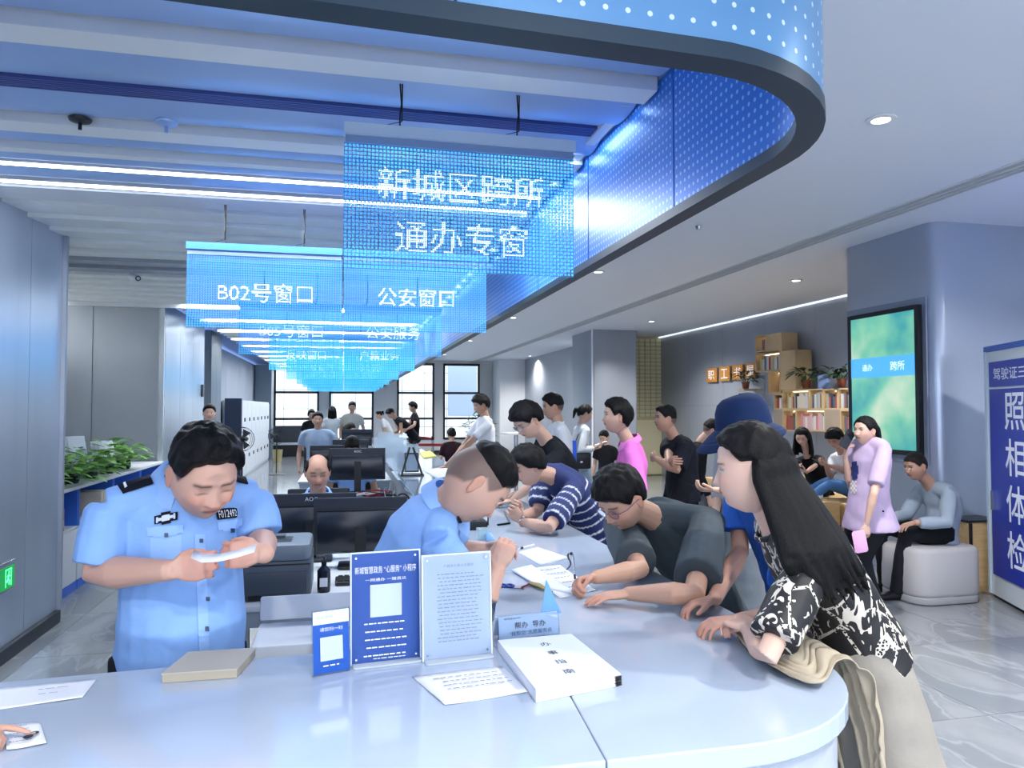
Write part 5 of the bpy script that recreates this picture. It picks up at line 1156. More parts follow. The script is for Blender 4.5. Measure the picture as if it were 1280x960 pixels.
t = tag(MB().prism([(0, 0), (.075, 0), (.02, .12)], 0, .004, M=frame(atz(676, 768, HC+.001), (1, .1, 0), (0, 0, 1))).build('blue_card', mat('pale_blue_card', '#6fa6dc', .3), None), 'small blue triangular card standing behind the white tent card', 'card')
t = thing('desk_phone', 'black telephone near the bent officer\'s chin on the counter', 'telephone', atz(590, 662, HC)); c = atz(592, 660, HC)
MB().rbox(tuple(c+V((0, 0, .025))), (.14, .18, .05), .012).build('base', M_black, t, .6); MB().tube([c+V((-.05, -.08, .06)), c+V((-.05, -.07, .09)), c+V((-.05, .07, .09)), c+V((-.05, .08, .06))], [.02, .016, .016, .02], 8, roundcap=True).build('handset', M_black, t, 1)
t = thing('glass_box', 'small clear glass box beside the telephone', 'container', atz(604, 668, HC)); bx('glass', tuple(atz(604, 667, HC+.03)), (.07, .07, .06), mat('clear_glass', '#bcd8dc', .05, alpha=.45), t, r=.005)
t = thing('blue_wipe', 'crumpled pale blue wipe beside the glass box', 'cloth', atz(612, 674, HC)); MB().tube([atz(606, 668, HC+.01), atz(612, 672, HC+.025), atz(618, 678, HC+.008)], [(.02, .01), (.03, .014), (.015, .006)], 8).build('cloth', mat('pale_blue_cloth', '#8fbbe6', .8), t, 1)
t = thing('document_tray', 'black edged pen tray between the two leaning customers and the officer', 'tray', atz(634, 650, HC)); P = [atz(x, y, HC+.006) for x, y in ((622, 656), (637, 654), (631, 640), (620, 641))]
MB().tube([P[0], P[1], P[2]], .006, 6).build('rail', M_black, t); MB().tube([P[0]+V((-.06, 0, 0)), P[0]+V((-.06, 0, .05))], .004, 6).build('post', M_black, t)
t = tag(MB().ball(atz(643, 637, HC+.016), (.05, .034, .016), 12).build('mouse', M_black, None, 1), 'black oval computer mouse on counter before the leaning man in black', 'mouse')
t = thing('tablet_stand', 'black triangular tablet stand farther along the counter', 'tablet', atz(515, 592, HC)); c = atz(514, 594, HC)
for sx in (-1, 1): MB().tube([c+V((sx*.11, -.09, .01)), c+V((sx*.02, .0, .30))], .012, 6).build('side_bar', M_black, t)
M = frame(c+V((0, -.045, .14)), (1, 0, 0), (0, .4, 1)); MB().rbox((0, 0, 0), (.15, .22, .01), .01, M=M).build('tablet', M_black, t, .6); MB().box((0, 0, .006), (.125, .185, .001), M=M).build('screen', mat('tablet_screen', '#9fb3c4', .2), t)
bx('base', tuple(c+V((0, 0, .008))), (.26, .2, .016), M_black, t, r=.01)
sheet('form_pile', 'loose white papers beside the tablet stand on the far counter', [(528, 588), (556, 584), (575, 592), (545, 598)], HC+.002, th=.006)
sheet('yellow_notes', 'yellow-green note papers near the red barrier end of the counter', [(524, 566), (538, 564), (546, 571), (530, 573)], HC+.002, th=.01, m=mat('yellow_note', '#c9c86a', .7))
for i, (px, py, Y) in enumerate(((488, 560, 12.5), (497, 553, 14.5), (482, 548, 15.5), (507, 575, 10.2))):
    p = atz(px, py+12, HC); t = thing('acrylic_screen', ['clear acrylic box with white leaflets midway along the counter', 'clear acrylic screen beyond the leaflet box', 'farthest clear acrylic screen on the counter', 'clear acrylic holder with one white leaflet, nearest of the acrylic pieces'][i], 'screen', p)
    bx('sheet', tuple(p+V((0, 0, .15))), (.3, .004, .3), mat('clear_sheet', '#d9ebf4', .05, alpha=.35), t); bx('sheet', tuple(p+V((.15, .12, .15))), (.004, .24, .3), mat('clear_sheet', '#d9ebf4'), t)
    bx('leaflets', tuple(p+V((0, .03, .12))), (.2, .03, .22), M_paper, t)
# clutter on the second desk
t = thing('cable_tangle', 'tangle of dark and white cables on the desk behind the balding officer', 'cables', at(450, 612, 6.15)); c = V((.12, 6.15, .79)); rg = random.Random(4)
for k in range(16):
    p = [c+V((rg.uniform(-.3, .35), rg.uniform(-.15, .2), rg.uniform(-.02, .12))) for _ in range(5)]; q = []
    for a in range(4):
        for u in (0, .33, .66): q.append(p[a].lerp(p[a+1], u)+V((0, 0, .03*math.sin(u*3))))
    MB().tube(q, rg.uniform(.004, .008), 5).build('cable', [M_black, M_white, M_black, M_grey, mat('red_plastic', '#8c2a2e', .5)][k % 5], t, 1)
for lab, px, c_, d_, m in (('small dark grey box among the cables', 452, (.14, 6.02, .80), (.13, .1, .10), mat('dark_grey_box', '#353b44', .6)), ('small pale cardboard box right of the dark grey box', 466, (.27, 6.0, .795), (.10, .08, .09), mat('pale_box', '#b9aca3', .7)), ('red plastic tray among the cables', 440, (.02, 6.02, .78), (.14, .1, .05), mat('red_plastic', '#8c2a2e'))):
    t = thing('storage_box', lab, 'box', V(c_)); bx('box', c_, d_, m, t, r=.008); bx('lid', (c_[0], c_[1], c_[2]+d_[2]/2+.003), (d_[0]*.96, d_[1]*.96, .006), m, t)
t = thing('pencil_cup', 'beige cup of pens at the corner of the second desk', 'cup', V((.36, 6.12, .75))); MB().lathe([(.001, 0), (.04, 0), (.045, .1), (.041, .1), (.037, .01), (.001, .01)], (.36, 6.12, .75), 16).build('cup', mat('beige_cup', '#c9b9a6', .5), t, .7)
for k in range(5): MB().tube([V((.36, 6.12, .77)), V((.36+.05*math.cos(k*1.3), 6.12+.04*math.sin(k*1.3), .93))], .004, 5).build('pen', (M_white, M_black, M_bl)[k % 3], t)
t = thing('headset', 'black headset and cable hanging at the right side of the second desk', 'headset', V((.47, 6.05, .75))); MB().tube([V((.47+.06*math.cos(a), 6.05, .83+.08*math.sin(a))) for a in np.linspace(-.3, 3.4, 14)], .007, 6).build('band', M_black, t, 1); MB().ball((.41, 6.05, .80), .03).ball((.53, 6.05, .80), .03).build('ear_pads', M_black, t, 1)
# chairs of the seated staff
def office_chair(x, y, face, label):
    t = thing('office_chair', label, 'chair', (x, y, 0), 'office chairs behind the desks'); f = fdir(face); rz = -math.radians(face)
    MB().rbox((x, y, .44), (.48, .46, .07), .06, rz).build('seat', M_black, t, .7); c = V((x, y, .78))-f*.25; MB().rbox(tuple(c), (.44, .05, .48), .024, rz).build('backrest', M_black, t, .7)
    MB().tube([(x, y, .06), (x, y, .42)], .025, 8).build('column', M_grey, t, 1)
    for k in range(5): a = k*2*math.pi/5; MB().tube([(x, y, .09), (x+.28*math.cos(a), y+.28*math.sin(a), .06)], .018, 6).build('leg', M_black, t); MB().ball((x+.28*math.cos(a), y+.28*math.sin(a), .03), .03, 8).build('castor', M_black, t, 1)
office_chair(at(397, 600, 5.25).x, 5.32, 180, 'black office chair under the balding officer'); office_chair(at(440, 560, 8.3).x, 8.32, 180, 'black office chair at the second desk')
office_chair(at(397, 560, 11.9).x, 11.95, 180, 'black office chair under the officer further down'); office_chair(at(428, 550, 13.3).x, 13.4, 120, 'black office chair of the woman with long dark hair')

# ============================================================ LEFT SIDE: cabinets, plants, fans, lockers
M_blu = mat('cabinet_blue', '#2b62c4', .45); M_cab = mat('cabinet_white', '#d5dade', .4)
for i in range(4):
    y0 = 6.28+1.02*i; y1 = y0+1.0; cy = (y0+y1)/2
    t = thing('low_cabinet', 'white low cabinet with blue open shelf, %s from the near end of the row' % ['first', 'second', 'third', 'fourth'][i], 'cabinet', (-2.5, cy, 0), 'low cabinets along the left wall')
    bx('back', (-2.72, cy, .48), (.02, 1.0, .8), M_blu, t); bx('shelf_floor', (-2.51, cy, .555), (.42, 1.0, .02), M_cab, t); bx('plinth', (-2.50, cy, .04), (.40, 1.0, .08), M_blu, t)
    for y in (y0+.01, y1-.01): bx('divider', (-2.51, y, .72), (.42, .02, .32), M_blu, t)
    bx('carcass', (-2.52, cy, .31), (.38, .99, .46), M_cab, t)
    for q in (0, 1): yy = y0+.25+.5*q; d = bx('door', (-2.315, yy, .31), (.02, .49, .46), M_cab, t, r=.002); bx('handle', (-2.30, yy+(.19 if q == 0 else -.19), .42), (.015, .012, .12), M_grey, d)
wt = tag(bx('cabinet_worktop', (-2.51, 8.31, .905), (.46, 4.10, .03), M_white, r=.004), 'long white worktop over the row of low cabinets', 'worktop')
for k in range(6):
    y = 6.74+.09*k if k < 3 else 7.95+.09*(k-3); c_ = (-2.44, y, .66 if k < 3 else .68)
    t = thing('binder', ['nearest red document box in the blue shelf at left', 'middle red document box in the blue shelf at left', 'farthest red document box in the blue shelf at left', 'nearest beige folder in the blue shelf', 'middle beige folder in the blue shelf', 'farthest beige folder in the blue shelf'][k], 'binder', c_, 'red document boxes in the blue shelf' if k < 3 else 'beige folders in the blue shelf')
    m = mat('red_binder', '#9c2428', .4) if k < 3 else mat('beige_paper', '#bfb7a6', .7); bx('cover', c_, (.28, .07, .19 if k < 3 else .22), m, t, r=.004)
    bx('label', (-2.298, y, .63), (.003, .04, .06), mat('yellow_label', '#d2b13c', .5) if k < 3 else M_paper, t)
for k, (px, py, w_, hh) in enumerate(((91, 545, .30, .34), (128, 545, .30, .26))):
    p = atx(px, 574, -2.5); p.z = .92; t = thing('leaflet_rack', ['tall fan of white printed sheets standing behind the left plants', 'white sheets with pointed lower edge standing between the plants and wall'][k], 'papers', p)
    for q in range(3): M = frame(p+V((-.03+.03*q, .03*q, hh/2+.08)), (.35, 1, 0), (-.15, .05+.08*q, 1)); MB().box((0, 0, 0), (w_*.8, hh, .002), M=M).build('leaflet', M_paper, t)
    MB().box(tuple(p+V((0, 0, .06))), (.12, .22, .12)).build('holder', mat('acrylic_foot', '#d5e2f0'), t)
M_leaf = mat('leaf_green', '#6faa46', .45, vary=.3, vscale=12); M_leaf2 = mat('leaf_dark', '#1f4420', .5, vary=.3, vscale=12); M_soil = mat('soil', '#2d241c', .9)
def leaf_mesh(L=.09, W_l=.045, seed=0):
    b = MB(); n = 5; vs = []
    for i in range(n+1):
        u = i/n; w = W_l*math.sin(math.pi*min(1, u*.92+.04))**.8*(1-.25*u); z = -.30*L*u*u+.02*math.sin(seed)
        vs += [V((-w, L*u, z+.12*w)), V((0, L*u, z-.1*w)), V((w, L*u, z+.12*w))]
    b.add(vs, [(i*3+j, i*3+j+1, i*3+j+4, i*3+j+3) for i in range(n) for j in (0, 1)]); return b
LEAF = [leaf_mesh(.10, .04, s).build('leaf', M_leaf, None, 3) for s in (0, 1)]; LEAFD = [leaf_mesh(.16, .022, 2).build('leaf', M_leaf2, None, 3), leaf_mesh(.12, .04, 1).build('leaf', M_leaf2, None, 3)]
def leaves(parent, c, n, R, hz, src, droop=.2, z0=0, seed=0, sc=1.0):
    rg = random.Random(seed)
    for k in range(n):
        a = rg.uniform(0, 2*math.pi); r = R*math.sqrt(rg.random()); o = bpy.data.objects.new('leaf', src[k % len(src)].data); C.objects.link(o); o.parent = parent
        z = z0+hz*rg.random()*(1-.5*(r/R)**2); d = V((math.cos(a), math.sin(a), rg.uniform(-droop, .7)))
        o.location = V(c)+V((r*math.cos(a), r*math.sin(a), z))-wl_(parent); q = d.to_track_quat('Y', 'Z'); o.rotation_euler = q.to_euler(); s = sc*rg.uniform(.75, 1.25); o.scale = (s, s, s)
YS = (6.55, 7.0, 7.45, 7.95, 8.5, 9.1)
for i, y in enumerate(YS):
    c = V((-2.42, y, .92)); t = thing('pothos_plant', 'green leafy plant in a glass jar, %s from the near end of the cabinet row' % ['first', 'second', 'third', 'fourth', 'fifth', 'sixth'][i], 'plant', c, 'leafy plants on the low cabinets')
    MB().lathe([(.001, 0), (.06, 0), (.075, .03), (.07, .10), (.064, .10), (.068, .03), (.055, .006), (.001, .006)], c, 16).build('jar', mat('green_glass', '#3b5544', .08, alpha=.75), t, .7); MB().lathe([(.001, .06), (.066, .06), (.066, .085), (.001, .085)], c, 12).build('soil', M_soil, t)
    st = MB(); [st.tube([c+V((0, 0, .08)), c+V((.10*math.cos(a*.9), .11*math.sin(a*.9), .22+.05*math.sin(a*3)))], .003, 4) for a in range(9)]; st.build('stems', M_leaf, t)
    leaves(t, c, 70, .21, .30, LEAF, .15, .06, i, 1.2)
def pot_plant(c, label, R=.22, n=40, src=None, hz=.2, pot='#8a4a35', sc=1.0, pr_=.075, ph=.13):
    t = thing('potted_plant', label, 'plant', c); MB().lathe([(.001, 0), (pr_*.7, 0), (pr_, ph), (pr_*1.08, ph), (pr_*1.08, ph-.015), (pr_*.9, ph-.02), (.001, ph-.02)], c, 16).build('pot', mat('pot'+pot, pot, .6), t, .7)
    leaves(t, V(c), n, R, hz, src or LEAFD, .25, ph, int(c[1]*10), sc); st = MB(); [st.tube([V(c)+V((0, 0, ph-.03)), V(c)+V((R*.6*math.cos(a), R*.6*math.sin(a), ph+hz*.6))], .004, 4) for a in range(7)]; st.build('stems', M_leaf2, t); return t
def fan(x, y, zc, label, face=200):
    t = thing('pedestal_fan', label, 'fan', (x, y, 0)); f = fdir(face); M = frame((x, y, zc), (f.y, -f.x, 0), (0, 0, 1)); R_ = .21
    MB().lathe([(.001, 0), (.19, 0), (.19, .012), (.03, .03), (.001, .03)], (x, y, 0), 20).build('base', M_black, t, .7); MB().tube([(x, y, .02), (x, y, zc-.05)], .013, 8).build('pole', M_black, t, 1)
    MB().tube([V((x, y, zc))-f*.14, V((x, y, zc))], [.04, .05], 12, roundcap=True).build('motor', M_black, t, 1)
    c = MB()
    for zz, rr in ((0, R_), (.04, R_*.96), (-.04, R_*.96), (.05, R_*.6), (.05, R_*.3)): c.tube([M @ V((rr*math.cos(a), rr*math.sin(a), zz)) for a in np.linspace(0, 2*math.pi, 29)], .004, 4)
    for k in range(24): a = k*math.pi/12; c.tube([M @ V((.03*math.cos(a), .03*math.sin(a), .055)), M @ V((R_*.7*math.cos(a), R_*.7*math.sin(a), .05)), M @ V((R_*math.cos(a), R_*math.sin(a), 0))], .0015, 3)
    c.build('cage', M_black, t, 1)
    for k in range(3):
        a = k*2*math.pi/3; b = MB(); b.add([M @ V((r*math.cos(a+s), r*math.sin(a+s), z)) for r, s, z in ((.03, -.3, -.01), (.03, .3, .01), (.18, .42, .015), (.18, -.42, -.015))], [(0, 1, 2, 3)]); o = b.build('blade', mat('fan_blade', '#2a3038', .3), t); md = o.modifiers.new('s', 'SOLIDIFY'); md.thickness = .003
fan(at(303, 549, 13.5).x, 13.5, at(303, 549, 13.5).z, 'black pedestal fan in front of the near end of the white lockers')
fan(at(346, 545, 18.8).x, 18.8, at(346, 545, 18.8).z, 'smaller black pedestal fan farther back near the window', 150)
y = 18.0
for i in range(7):
    t = thing('locker', 'white steel locker unit, %s from the near end of the left row' % ['first', 'second', 'third', 'fourth', 'fifth', 'sixth', 'seventh'][i], 'locker', (-2.5, y+.47, 0), 'white lockers along the left wall'); bx('body', (-2.52, y+.47, .9), (.42, .89, 1.8), M_cab, t)
    for z0 in (.05, .92):
        for q in (0, 1): d = bx('door', (-2.30, y+.225+.44*q, z0+.42), (.02, .43, .82), M_white, t); bx('handle', (-2.285, y+.225+.44*q+(.15 if q == 0 else -.15), z0+.42), (.012, .02, .09), M_dark, d)
    y += .90
t = tag(bx('dark_cabinet', (-2.47, 17.9, .92), (.36, .16, 1.84), mat('dark_blue_cabinet', '#2b3a52', .5)), 'tall dark blue cabinet end standing before the white lockers', 'cabinet')
t = thing('window_bench', 'dark low bench with pale seat under the left window', 'bench', (-1.55, 25.9, 0)); bx('base', (-1.55, 25.95, .2), (1.6, .5, .38), M_black, t); bx('seat', (-1.55, 25.95, .42), (1.6, .5, .06), M_white, t); bx('back', (-1.55, 26.3, .72), (1.6, .12, .6), mat('dark_back', '#3a3d45', .6), t)
t = thing('waste_bin', 'small yellowish bin beside the left window bench', 'bin', (-2.02, 23.5, 0)); MB().lathe([(.001, 0), (.12, 0), (.15, .36), (.14, .36), (.11, .02), (.001, .02)], (at(347, 565, 23.5).x, 23.5, 0), 16).build('bin', mat('bin_yellow', '#b3a372', .6), t, .7)
def exit_sign(c, nrm, w, h, label, arrow=-1):
    t = thing('exit_sign', label, 'exit sign', c); x = V((0, 0, 1)).cross(V(nrm)); M = frame(c, x, (0, 0, 1)); G_ = mat('exit_green', '#0f7a3c', .4, emit=.5, emcol='#12a048'); L_ = mat('exit_light', '#7dffab', .4, emit=1.6, emcol='#4dff8c')
    MB().box((0, 0, 0), (w+.02, h+.02, .02), M=M).build('housing', M_chrome, t); MB().box((0, 0, .011), (w, h, .003), M=M).build('panel', G_, t)
    b = MB(); k = h/.14; ox = w*.24*-arrow
    for a in ((-.04, 0, .008, .11), (.04, 0, .008, .11)): b.box((ox+a[0]*k, a[1], .0135), (a[2]*k, a[3]*k, .001), M=M)
    b.box((ox, .052*k, .0135), (.088*k, .008*k, .001), M=M)
    b.ball((0, 0, 0), (.010*k, .010*k, .001), 10, M=M @ Matrix.Translation((ox+.008*k, .033*k, .0135)))
    for p, q in (((.004, .022), (-.006, -.005)), ((-.006, -.005), (.012, -.02)), ((.012, -.02), (.006, -.045)), ((-.006, -.005), (-.02, -.025)), ((-.02, -.025), (-.034, -.02)), ((.003, .018), (-.018, .008)), ((.003, .018), (.024, .006))):
        b.tube([M @ V((ox+p[0]*k, p[1]*k, .0135)), M @ V((ox+q[0]*k, q[1]*k, .0135))], .0045*k, 5)
    s = arrow; ax_ = w*.24*arrow; b.box((ax_, 0, .0135), (.07*k, .012*k, .001), M=M); b.prism([(ax_+s*.055*k, 0), (ax_+s*.02*k, .03*k), (ax_+s*.02*k, -.03*k)], .013, .014, M=M); b.build('pictogram', L_, t)
c = atx(4, 724, -2.085); exit_sign(c+V((0, -.04, 0)), (1, 0, 0), .34, .14, 'green lit running-man exit sign low on the left steel wall', -1)
MB().tube([c+V((.01, -.35, .10)), c+V((.01, .13, .10))], .006, 6).build('rail', M_chrome, bpy.data.objects['exit_sign'] and None); o = bpy.data.objects['rail'] if 'rail' in bpy.data.objects else None
for o in [o for o in C.objects if o.name.startswith('rail') and o.parent is None]: tag(o, 'thin chrome rail above the green exit sign on the left wall', 'rail'); o.name = 'wall_rail'
exit_sign(atx(1120, 648, 5.28), (-1, 0, 0), .30, .12, 'green lit exit sign low on the column behind the seated man', 1)
p = atz(168, 349, 2.84); t = thing('security_camera', 'small white bullet security camera under the white slats at left', 'camera', p); MB().tube([p+V((-.05, .1, .04)), p+V((.04, -.06, 0))], [.035, .035], 12, roundcap=True).build('body', M_white, t, 1); MB().tube([p+V((.04, -.06, 0)), p+V((.055, -.085, -.005))], [.028, .024], 12).build('lens', M_black, t, 1); MB().tube([p+V((-.04, .09, .04)), p+V((-.04, .09, .1))], .012, 6).build('bracket', M_white, t)

# ============================================================ RIGHT SIDE: screen, shelf, platform, ottoman, kiosk
t = thing('wall_screen', 'tall portrait display with a green picture on the near column', 'screen', (5.27, 6.35, 1.8)); XS = 5.262
y0, y1, z0, z1 = 5.90, 6.80, 1.20, 2.54
for yy in (y0-.02, y1+.02): bx('bezel', (XS, yy, (z0+z1)/2), (.05, .045, z1-z0+.08), M_black, t)
for zz in (z0-.02, z1+.02): bx('bezel', (XS, (y0+y1)/2, zz), (.05, y1-y0, .045), M_black, t)
bx('surround', (5.292, (y0+y1)/2+.01, (z0+z1)/2), (.014, y1-y0+.2, z1-z0+.22), mat('screen_surround', '#8c97ab', .4, .3), t)
ms = bpy.data.materials.new('screen_picture'); ms.use_nodes = True; n = ms.node_tree.nodes; l = ms.node_tree.links; pb = n['Principled BSDF']; tc = n.new('ShaderNodeTexCoord'); nz = n.new('ShaderNodeTexNoise'); nz.inputs['Scale'].default_value = 1.6; nz.inputs['Detail'].default_value = 3
l.new(tc.outputs['Object'], nz.inputs[0]); cr = n.new('ShaderNodeValToRGB'); l.new(nz.outputs[0], cr.inputs[0]); e = cr.color_ramp.elements; e[0].position = .34; e[0].color = lin('#3fa3ab'); e[1].position = .66; e[1].color = lin('#cfe3cc'); x_ = e.new(.5); x_.color = lin('#7fcdb0'); l.new(cr.outputs[0], pb.inputs['Emission Color']); pb.inputs['Emission Strength'].default_value = .75; pb.inputs['Base Color'].default_value = (.02, .02, .02, 1); pb.inputs['Roughness'].default_value = .15
bx('picture', (XS-.012, (y0+y1)/2, (z0+z1)/2), (.012, y1-y0, z1-z0), ms, t); bx('caption_band', (XS-.02, (y0+y1)/2, 2.02), (.004, y1-y0, .20), mat('caption_band', '#4aa0dc', .4, emit=.7, emcol='#55aee6'), t)
M = frame((XS-.024, 6.55, 2.02), (0, -1, 0), (0, 0, 1)); text('通办', M, h=.07, name='caption', m=mat('caption_white', '#e8f4ff', .5, emit=.8), parent=t); M = frame((XS-.024, 6.13, 2.02), (0, -1, 0), (0, 0, 1)); text('跨所', M, h=.09, name='caption', m=mat('caption_white', ''), parent=t)
# bookshelf
SX = 7.12
sh = thing('wall_bookshelf', 'pale wood stepped bookshelf with lit niches on the right wall', 'bookshelf', (7.3, 10.5, 1.2)); M_sh = mat('shelf_wood', '#c2a983', .5, vary=.1, vscale=3); M_niche = mat('niche_light', '#fff3d6', .4, emit=4, emcol='#fff0cf')
def cell(x0, x1, ya, yb, books=True, closed=False, m=M_sh, fill=.9, seed=0, lit=True, cols=None):
    A_ = atx((x0+x1)/2, ya, SX); B_ = atx((x0+x1)/2, yb, SX); Ya, Yb = atx(x0, ya, SX).y, atx(x1, ya, SX).y; z1, z0 = A_.z, B_.z; cy = (Ya+Yb)/2; w = abs(Ya-Yb); D = .30; cx = SX+D/2
    if closed: bx('panel', (cx, cy, (z0+z1)/2), (D, w, z1-z0), m, sh); return
    T_ = .022
    for zz in (z0+T_/2, z1-T_/2): bx('shelf_board', (cx, cy, zz), (D, w, T_), m, sh)
    for yy in (Ya-T_/2, Yb+T_/2): bx('upright', (cx, yy, (z0+z1)/2), (D, T_, z1-z0-2*T_), m, sh)
    bx('back_board', (SX+D-.005, cy, (z0+z1)/2), (.01, w-2*T_, z1-z0-2*T_), m, sh)
    if lit: bx('niche_light', (SX+.2, cy, z1-T_-.006), (.03, w-2*T_-.02, .008), M_niche, sh)
    if books:
        rg = random.Random(seed); u = min(Ya, Yb)+T_+.01; e = u+(w-2*T_-.02)*fill
        while u < e-.02:
            tw = rg.uniform(.028, .06); hh = (z1-z0)*rg.uniform(.55, .76); c_ = rg.choice(cols or ['#c9cbd0', '#a9b0b8', '#53606f', '#7a5c4c', '#d6d2c6', '#2e3a52', '#9aa7a0', '#b04a44', '#c7b37c', '#e0e0e0'])
            hz_ = z0+T_+hh/2; BK.append((u+tw/2, hz_, tw, hh, c_, seed)); u += tw+.003
BK = []
cell(944, 957, 419, 440, seed=1, fill=.6); cell(957, 977, 417, 440, closed=True); cell(944, 975, 440, 464, seed=2, fill=.9); cell(975, 994, 438, 487, closed=True, m=M_sh); cell(960, 975, 464, 492, books=False)
cell(967, 978, 492, 512, seed=3, fill=.9, lit=False); cell(978, 1011, 487, 512, seed=4); cell(1011, 1029, 486, 512, seed=5); cell(1029, 1047, 486, 512, seed=6); cell(1047, 1062, 485, 512, seed=7)
cell(967, 978, 512, 534, closed=True, m=M_woods); cell(978, 995, 512, 539, seed=8); cell(995, 1031, 512, 539, seed=9, cols=['#c9a7ac', '#d0d0cf', '#9fb0b4', '#c9808c', '#b9bcc0']); cell(1031, 1050, 512, 541, closed=True, m=M_woods); cell(1050, 1063, 512, 543, seed=10)
CN = {'#c9cbd0': 'pale grey', '#a9b0b8': 'grey', '#53606f': 'slate', '#7a5c4c': 'brown', '#d6d2c6': 'cream', '#2e3a52': 'dark blue', '#9aa7a0': 'grey-green', '#b04a44': 'red', '#c7b37c': 'tan', '#e0e0e0': 'white', '#c9a7ac': 'dusty pink', '#d0d0cf': 'light', '#9fb0b4': 'blue-grey', '#c9808c': 'pink', '#b9bcc0': 'silver'}
NI = {1: 'topmost small niche', 2: 'second niche from the top', 3: 'narrow left niche of the long row', 4: 'widest niche of the long row', 5: 'square niche of the long row', 6: 'niche right of the square one', 7: 'last niche of the long row', 8: 'first niche of the lowest row', 9: 'wide niche of the lowest row', 10: 'last niche of the lowest row'}
ORD = ['first', 'second', 'third', 'fourth', 'fifth', 'sixth', 'seventh', 'eighth', 'ninth', 'tenth', 'eleventh', 'twelfth', 'thirteenth', 'fourteenth', 'fifteenth', 'sixteenth', 'seventeenth', 'eighteenth', 'nineteenth', 'twentieth', 'next', 'next', 'next', 'next']
for sd in NI:
    row = sorted([q for q in BK if q[5] == sd], key=lambda q: -q[0])
    for k, (y, z, tw, hh, c_, _) in enumerate(row):
        tag(bx('book', (SX+.10, y, z+.001), (.15, tw, hh), mat('book'+c_, c_, .6)), '%s book, %s from the left in the %s' % (CN[c_], ORD[k], NI[sd]), 'book', 'books in the wall bookshelf')
for px, py, lab, sc in ((932, 486, 'dark green potted plant at the left end of the wall bookshelf', 1.1), (1008, 485, 'dark green fern in a reddish pot on the wall bookshelf', 1.2), (1052, 484, 'dark leafy potted plant on the shelf next to the near column', 1.2)):
    p = atx(px, py, SX+.12)
    if px == 932:
        br = tag(bx('plant_bracket', (7.30, p.y, p.z-.02), (.36, .3, .03), M_sh), 'small wooden wall bracket under the left shelf plant', 'shelf')
    pot_plant(p, lab, R=.24, n=44, hz=.22, sc=sc)
t = tag(bx('photo_frame', tuple(atx(1030, 479, 7.22)+V((0, 0, .0))), (.03, .26, .26), mat('frame_blue', '#7d96c8', .4)), 'small pale blue framed card leaning on the shelf between the plants', 'frame')
for k, ch in enumerate('职工书屋'):
    p = atx(890+16.2*k, 469-1.9*k, 7.46); q = atx(890+16.2*k+7, 469-1.9*k, 7.46); w = abs(p.y-q.y)*2*.93; t = thing('letter_tile', 'orange square wall tile with one white character, %s of four' % ['first', 'second', 'third', 'last'][k], 'sign', p, 'orange character tiles on the right wall')
    MB().rbox(tuple(p), (.03, w, .29), .01).build('tile', mat('orange_tile', '#c98a3c', .5), t, .6); text(ch, frame(p+V((-.02, 0, 0)), (0, -1, 0), (0, 0, 1)), h=.19, w=min(w*.75, .26), name='character', m=mat('tile_white', '#eef0f4', .5, emit=.3), parent=t)
# platform
t = thing('wooden_platform', 'pale wooden seating platform under the wall bookshelf', 'platform', (6.2, 8.8, 0))
bx('lower_front', (6.32, 8.8, .14), (1.74, 3.5, .28), M_wood, t); bx('shadow_gap', (6.33, 8.8, .288), (1.70, 3.46, .016), M_black, t); bx('upper_box', (6.32, 8.8, .418), (1.74, 3.5, .244), M_wood, t, r=.006)
t = tag(bx('seat_step', (5.24, 7.5, .28), (.36, .5, .556), M_wood, None, r=.01), 'small wooden step box in front of the platform under white sneakers', 'box')
def ottoman(c, sx, sy, h, label, rz=0):
    t = thing('ottoman', label, 'ottoman', (c[0], c[1], 0)); MB().rbox((c[0], c[1], h*.56), (sx, sy, h*.88), .14, rz, seg=6, ez=.04).build('cushion', mat('ottoman_fabric', '#aba9ab', .8, bump=.3, bscale=200), t, .9); MB().rbox((c[0], c[1], h*.075), (sx*.99, sy*.99, h*.13), .14, rz, seg=6, ez=.01).build('base', mat('ottoman_base', '#8f9094', .7), t, .9)
ottoman((4.86, 5.36), .66, .52, .46, 'white rounded ottoman under the man in grey long sleeves'); ottoman((at(868, 600, 7.6).x, 7.6), .6, .5, .5, 'pale ottoman under the hunched figure in black')
ottoman((1.85, 12.6), .5, .5, .42, 'pale ottoman under the figure with a small hair bun'); ottoman((at(757, 560, 11).x, 11), .5, .5, .45, 'pale ottoman under the small figure in black')
t = thing('wood_side_box', 'light wooden box with black metal frame between column and blue cabinet', 'side table', (5.52, 5.55, 0)); bx('body', (5.52, 5.56, .30), (.36, .26, .60), M_wood, t); bx('top_frame', (5.52, 5.56, .612), (.38, .28, .02), M_black, t)
for x in (5.35, 5.69): bx('frame_post', (x, 5.42, .30), (.02, .02, .60), M_black, t)
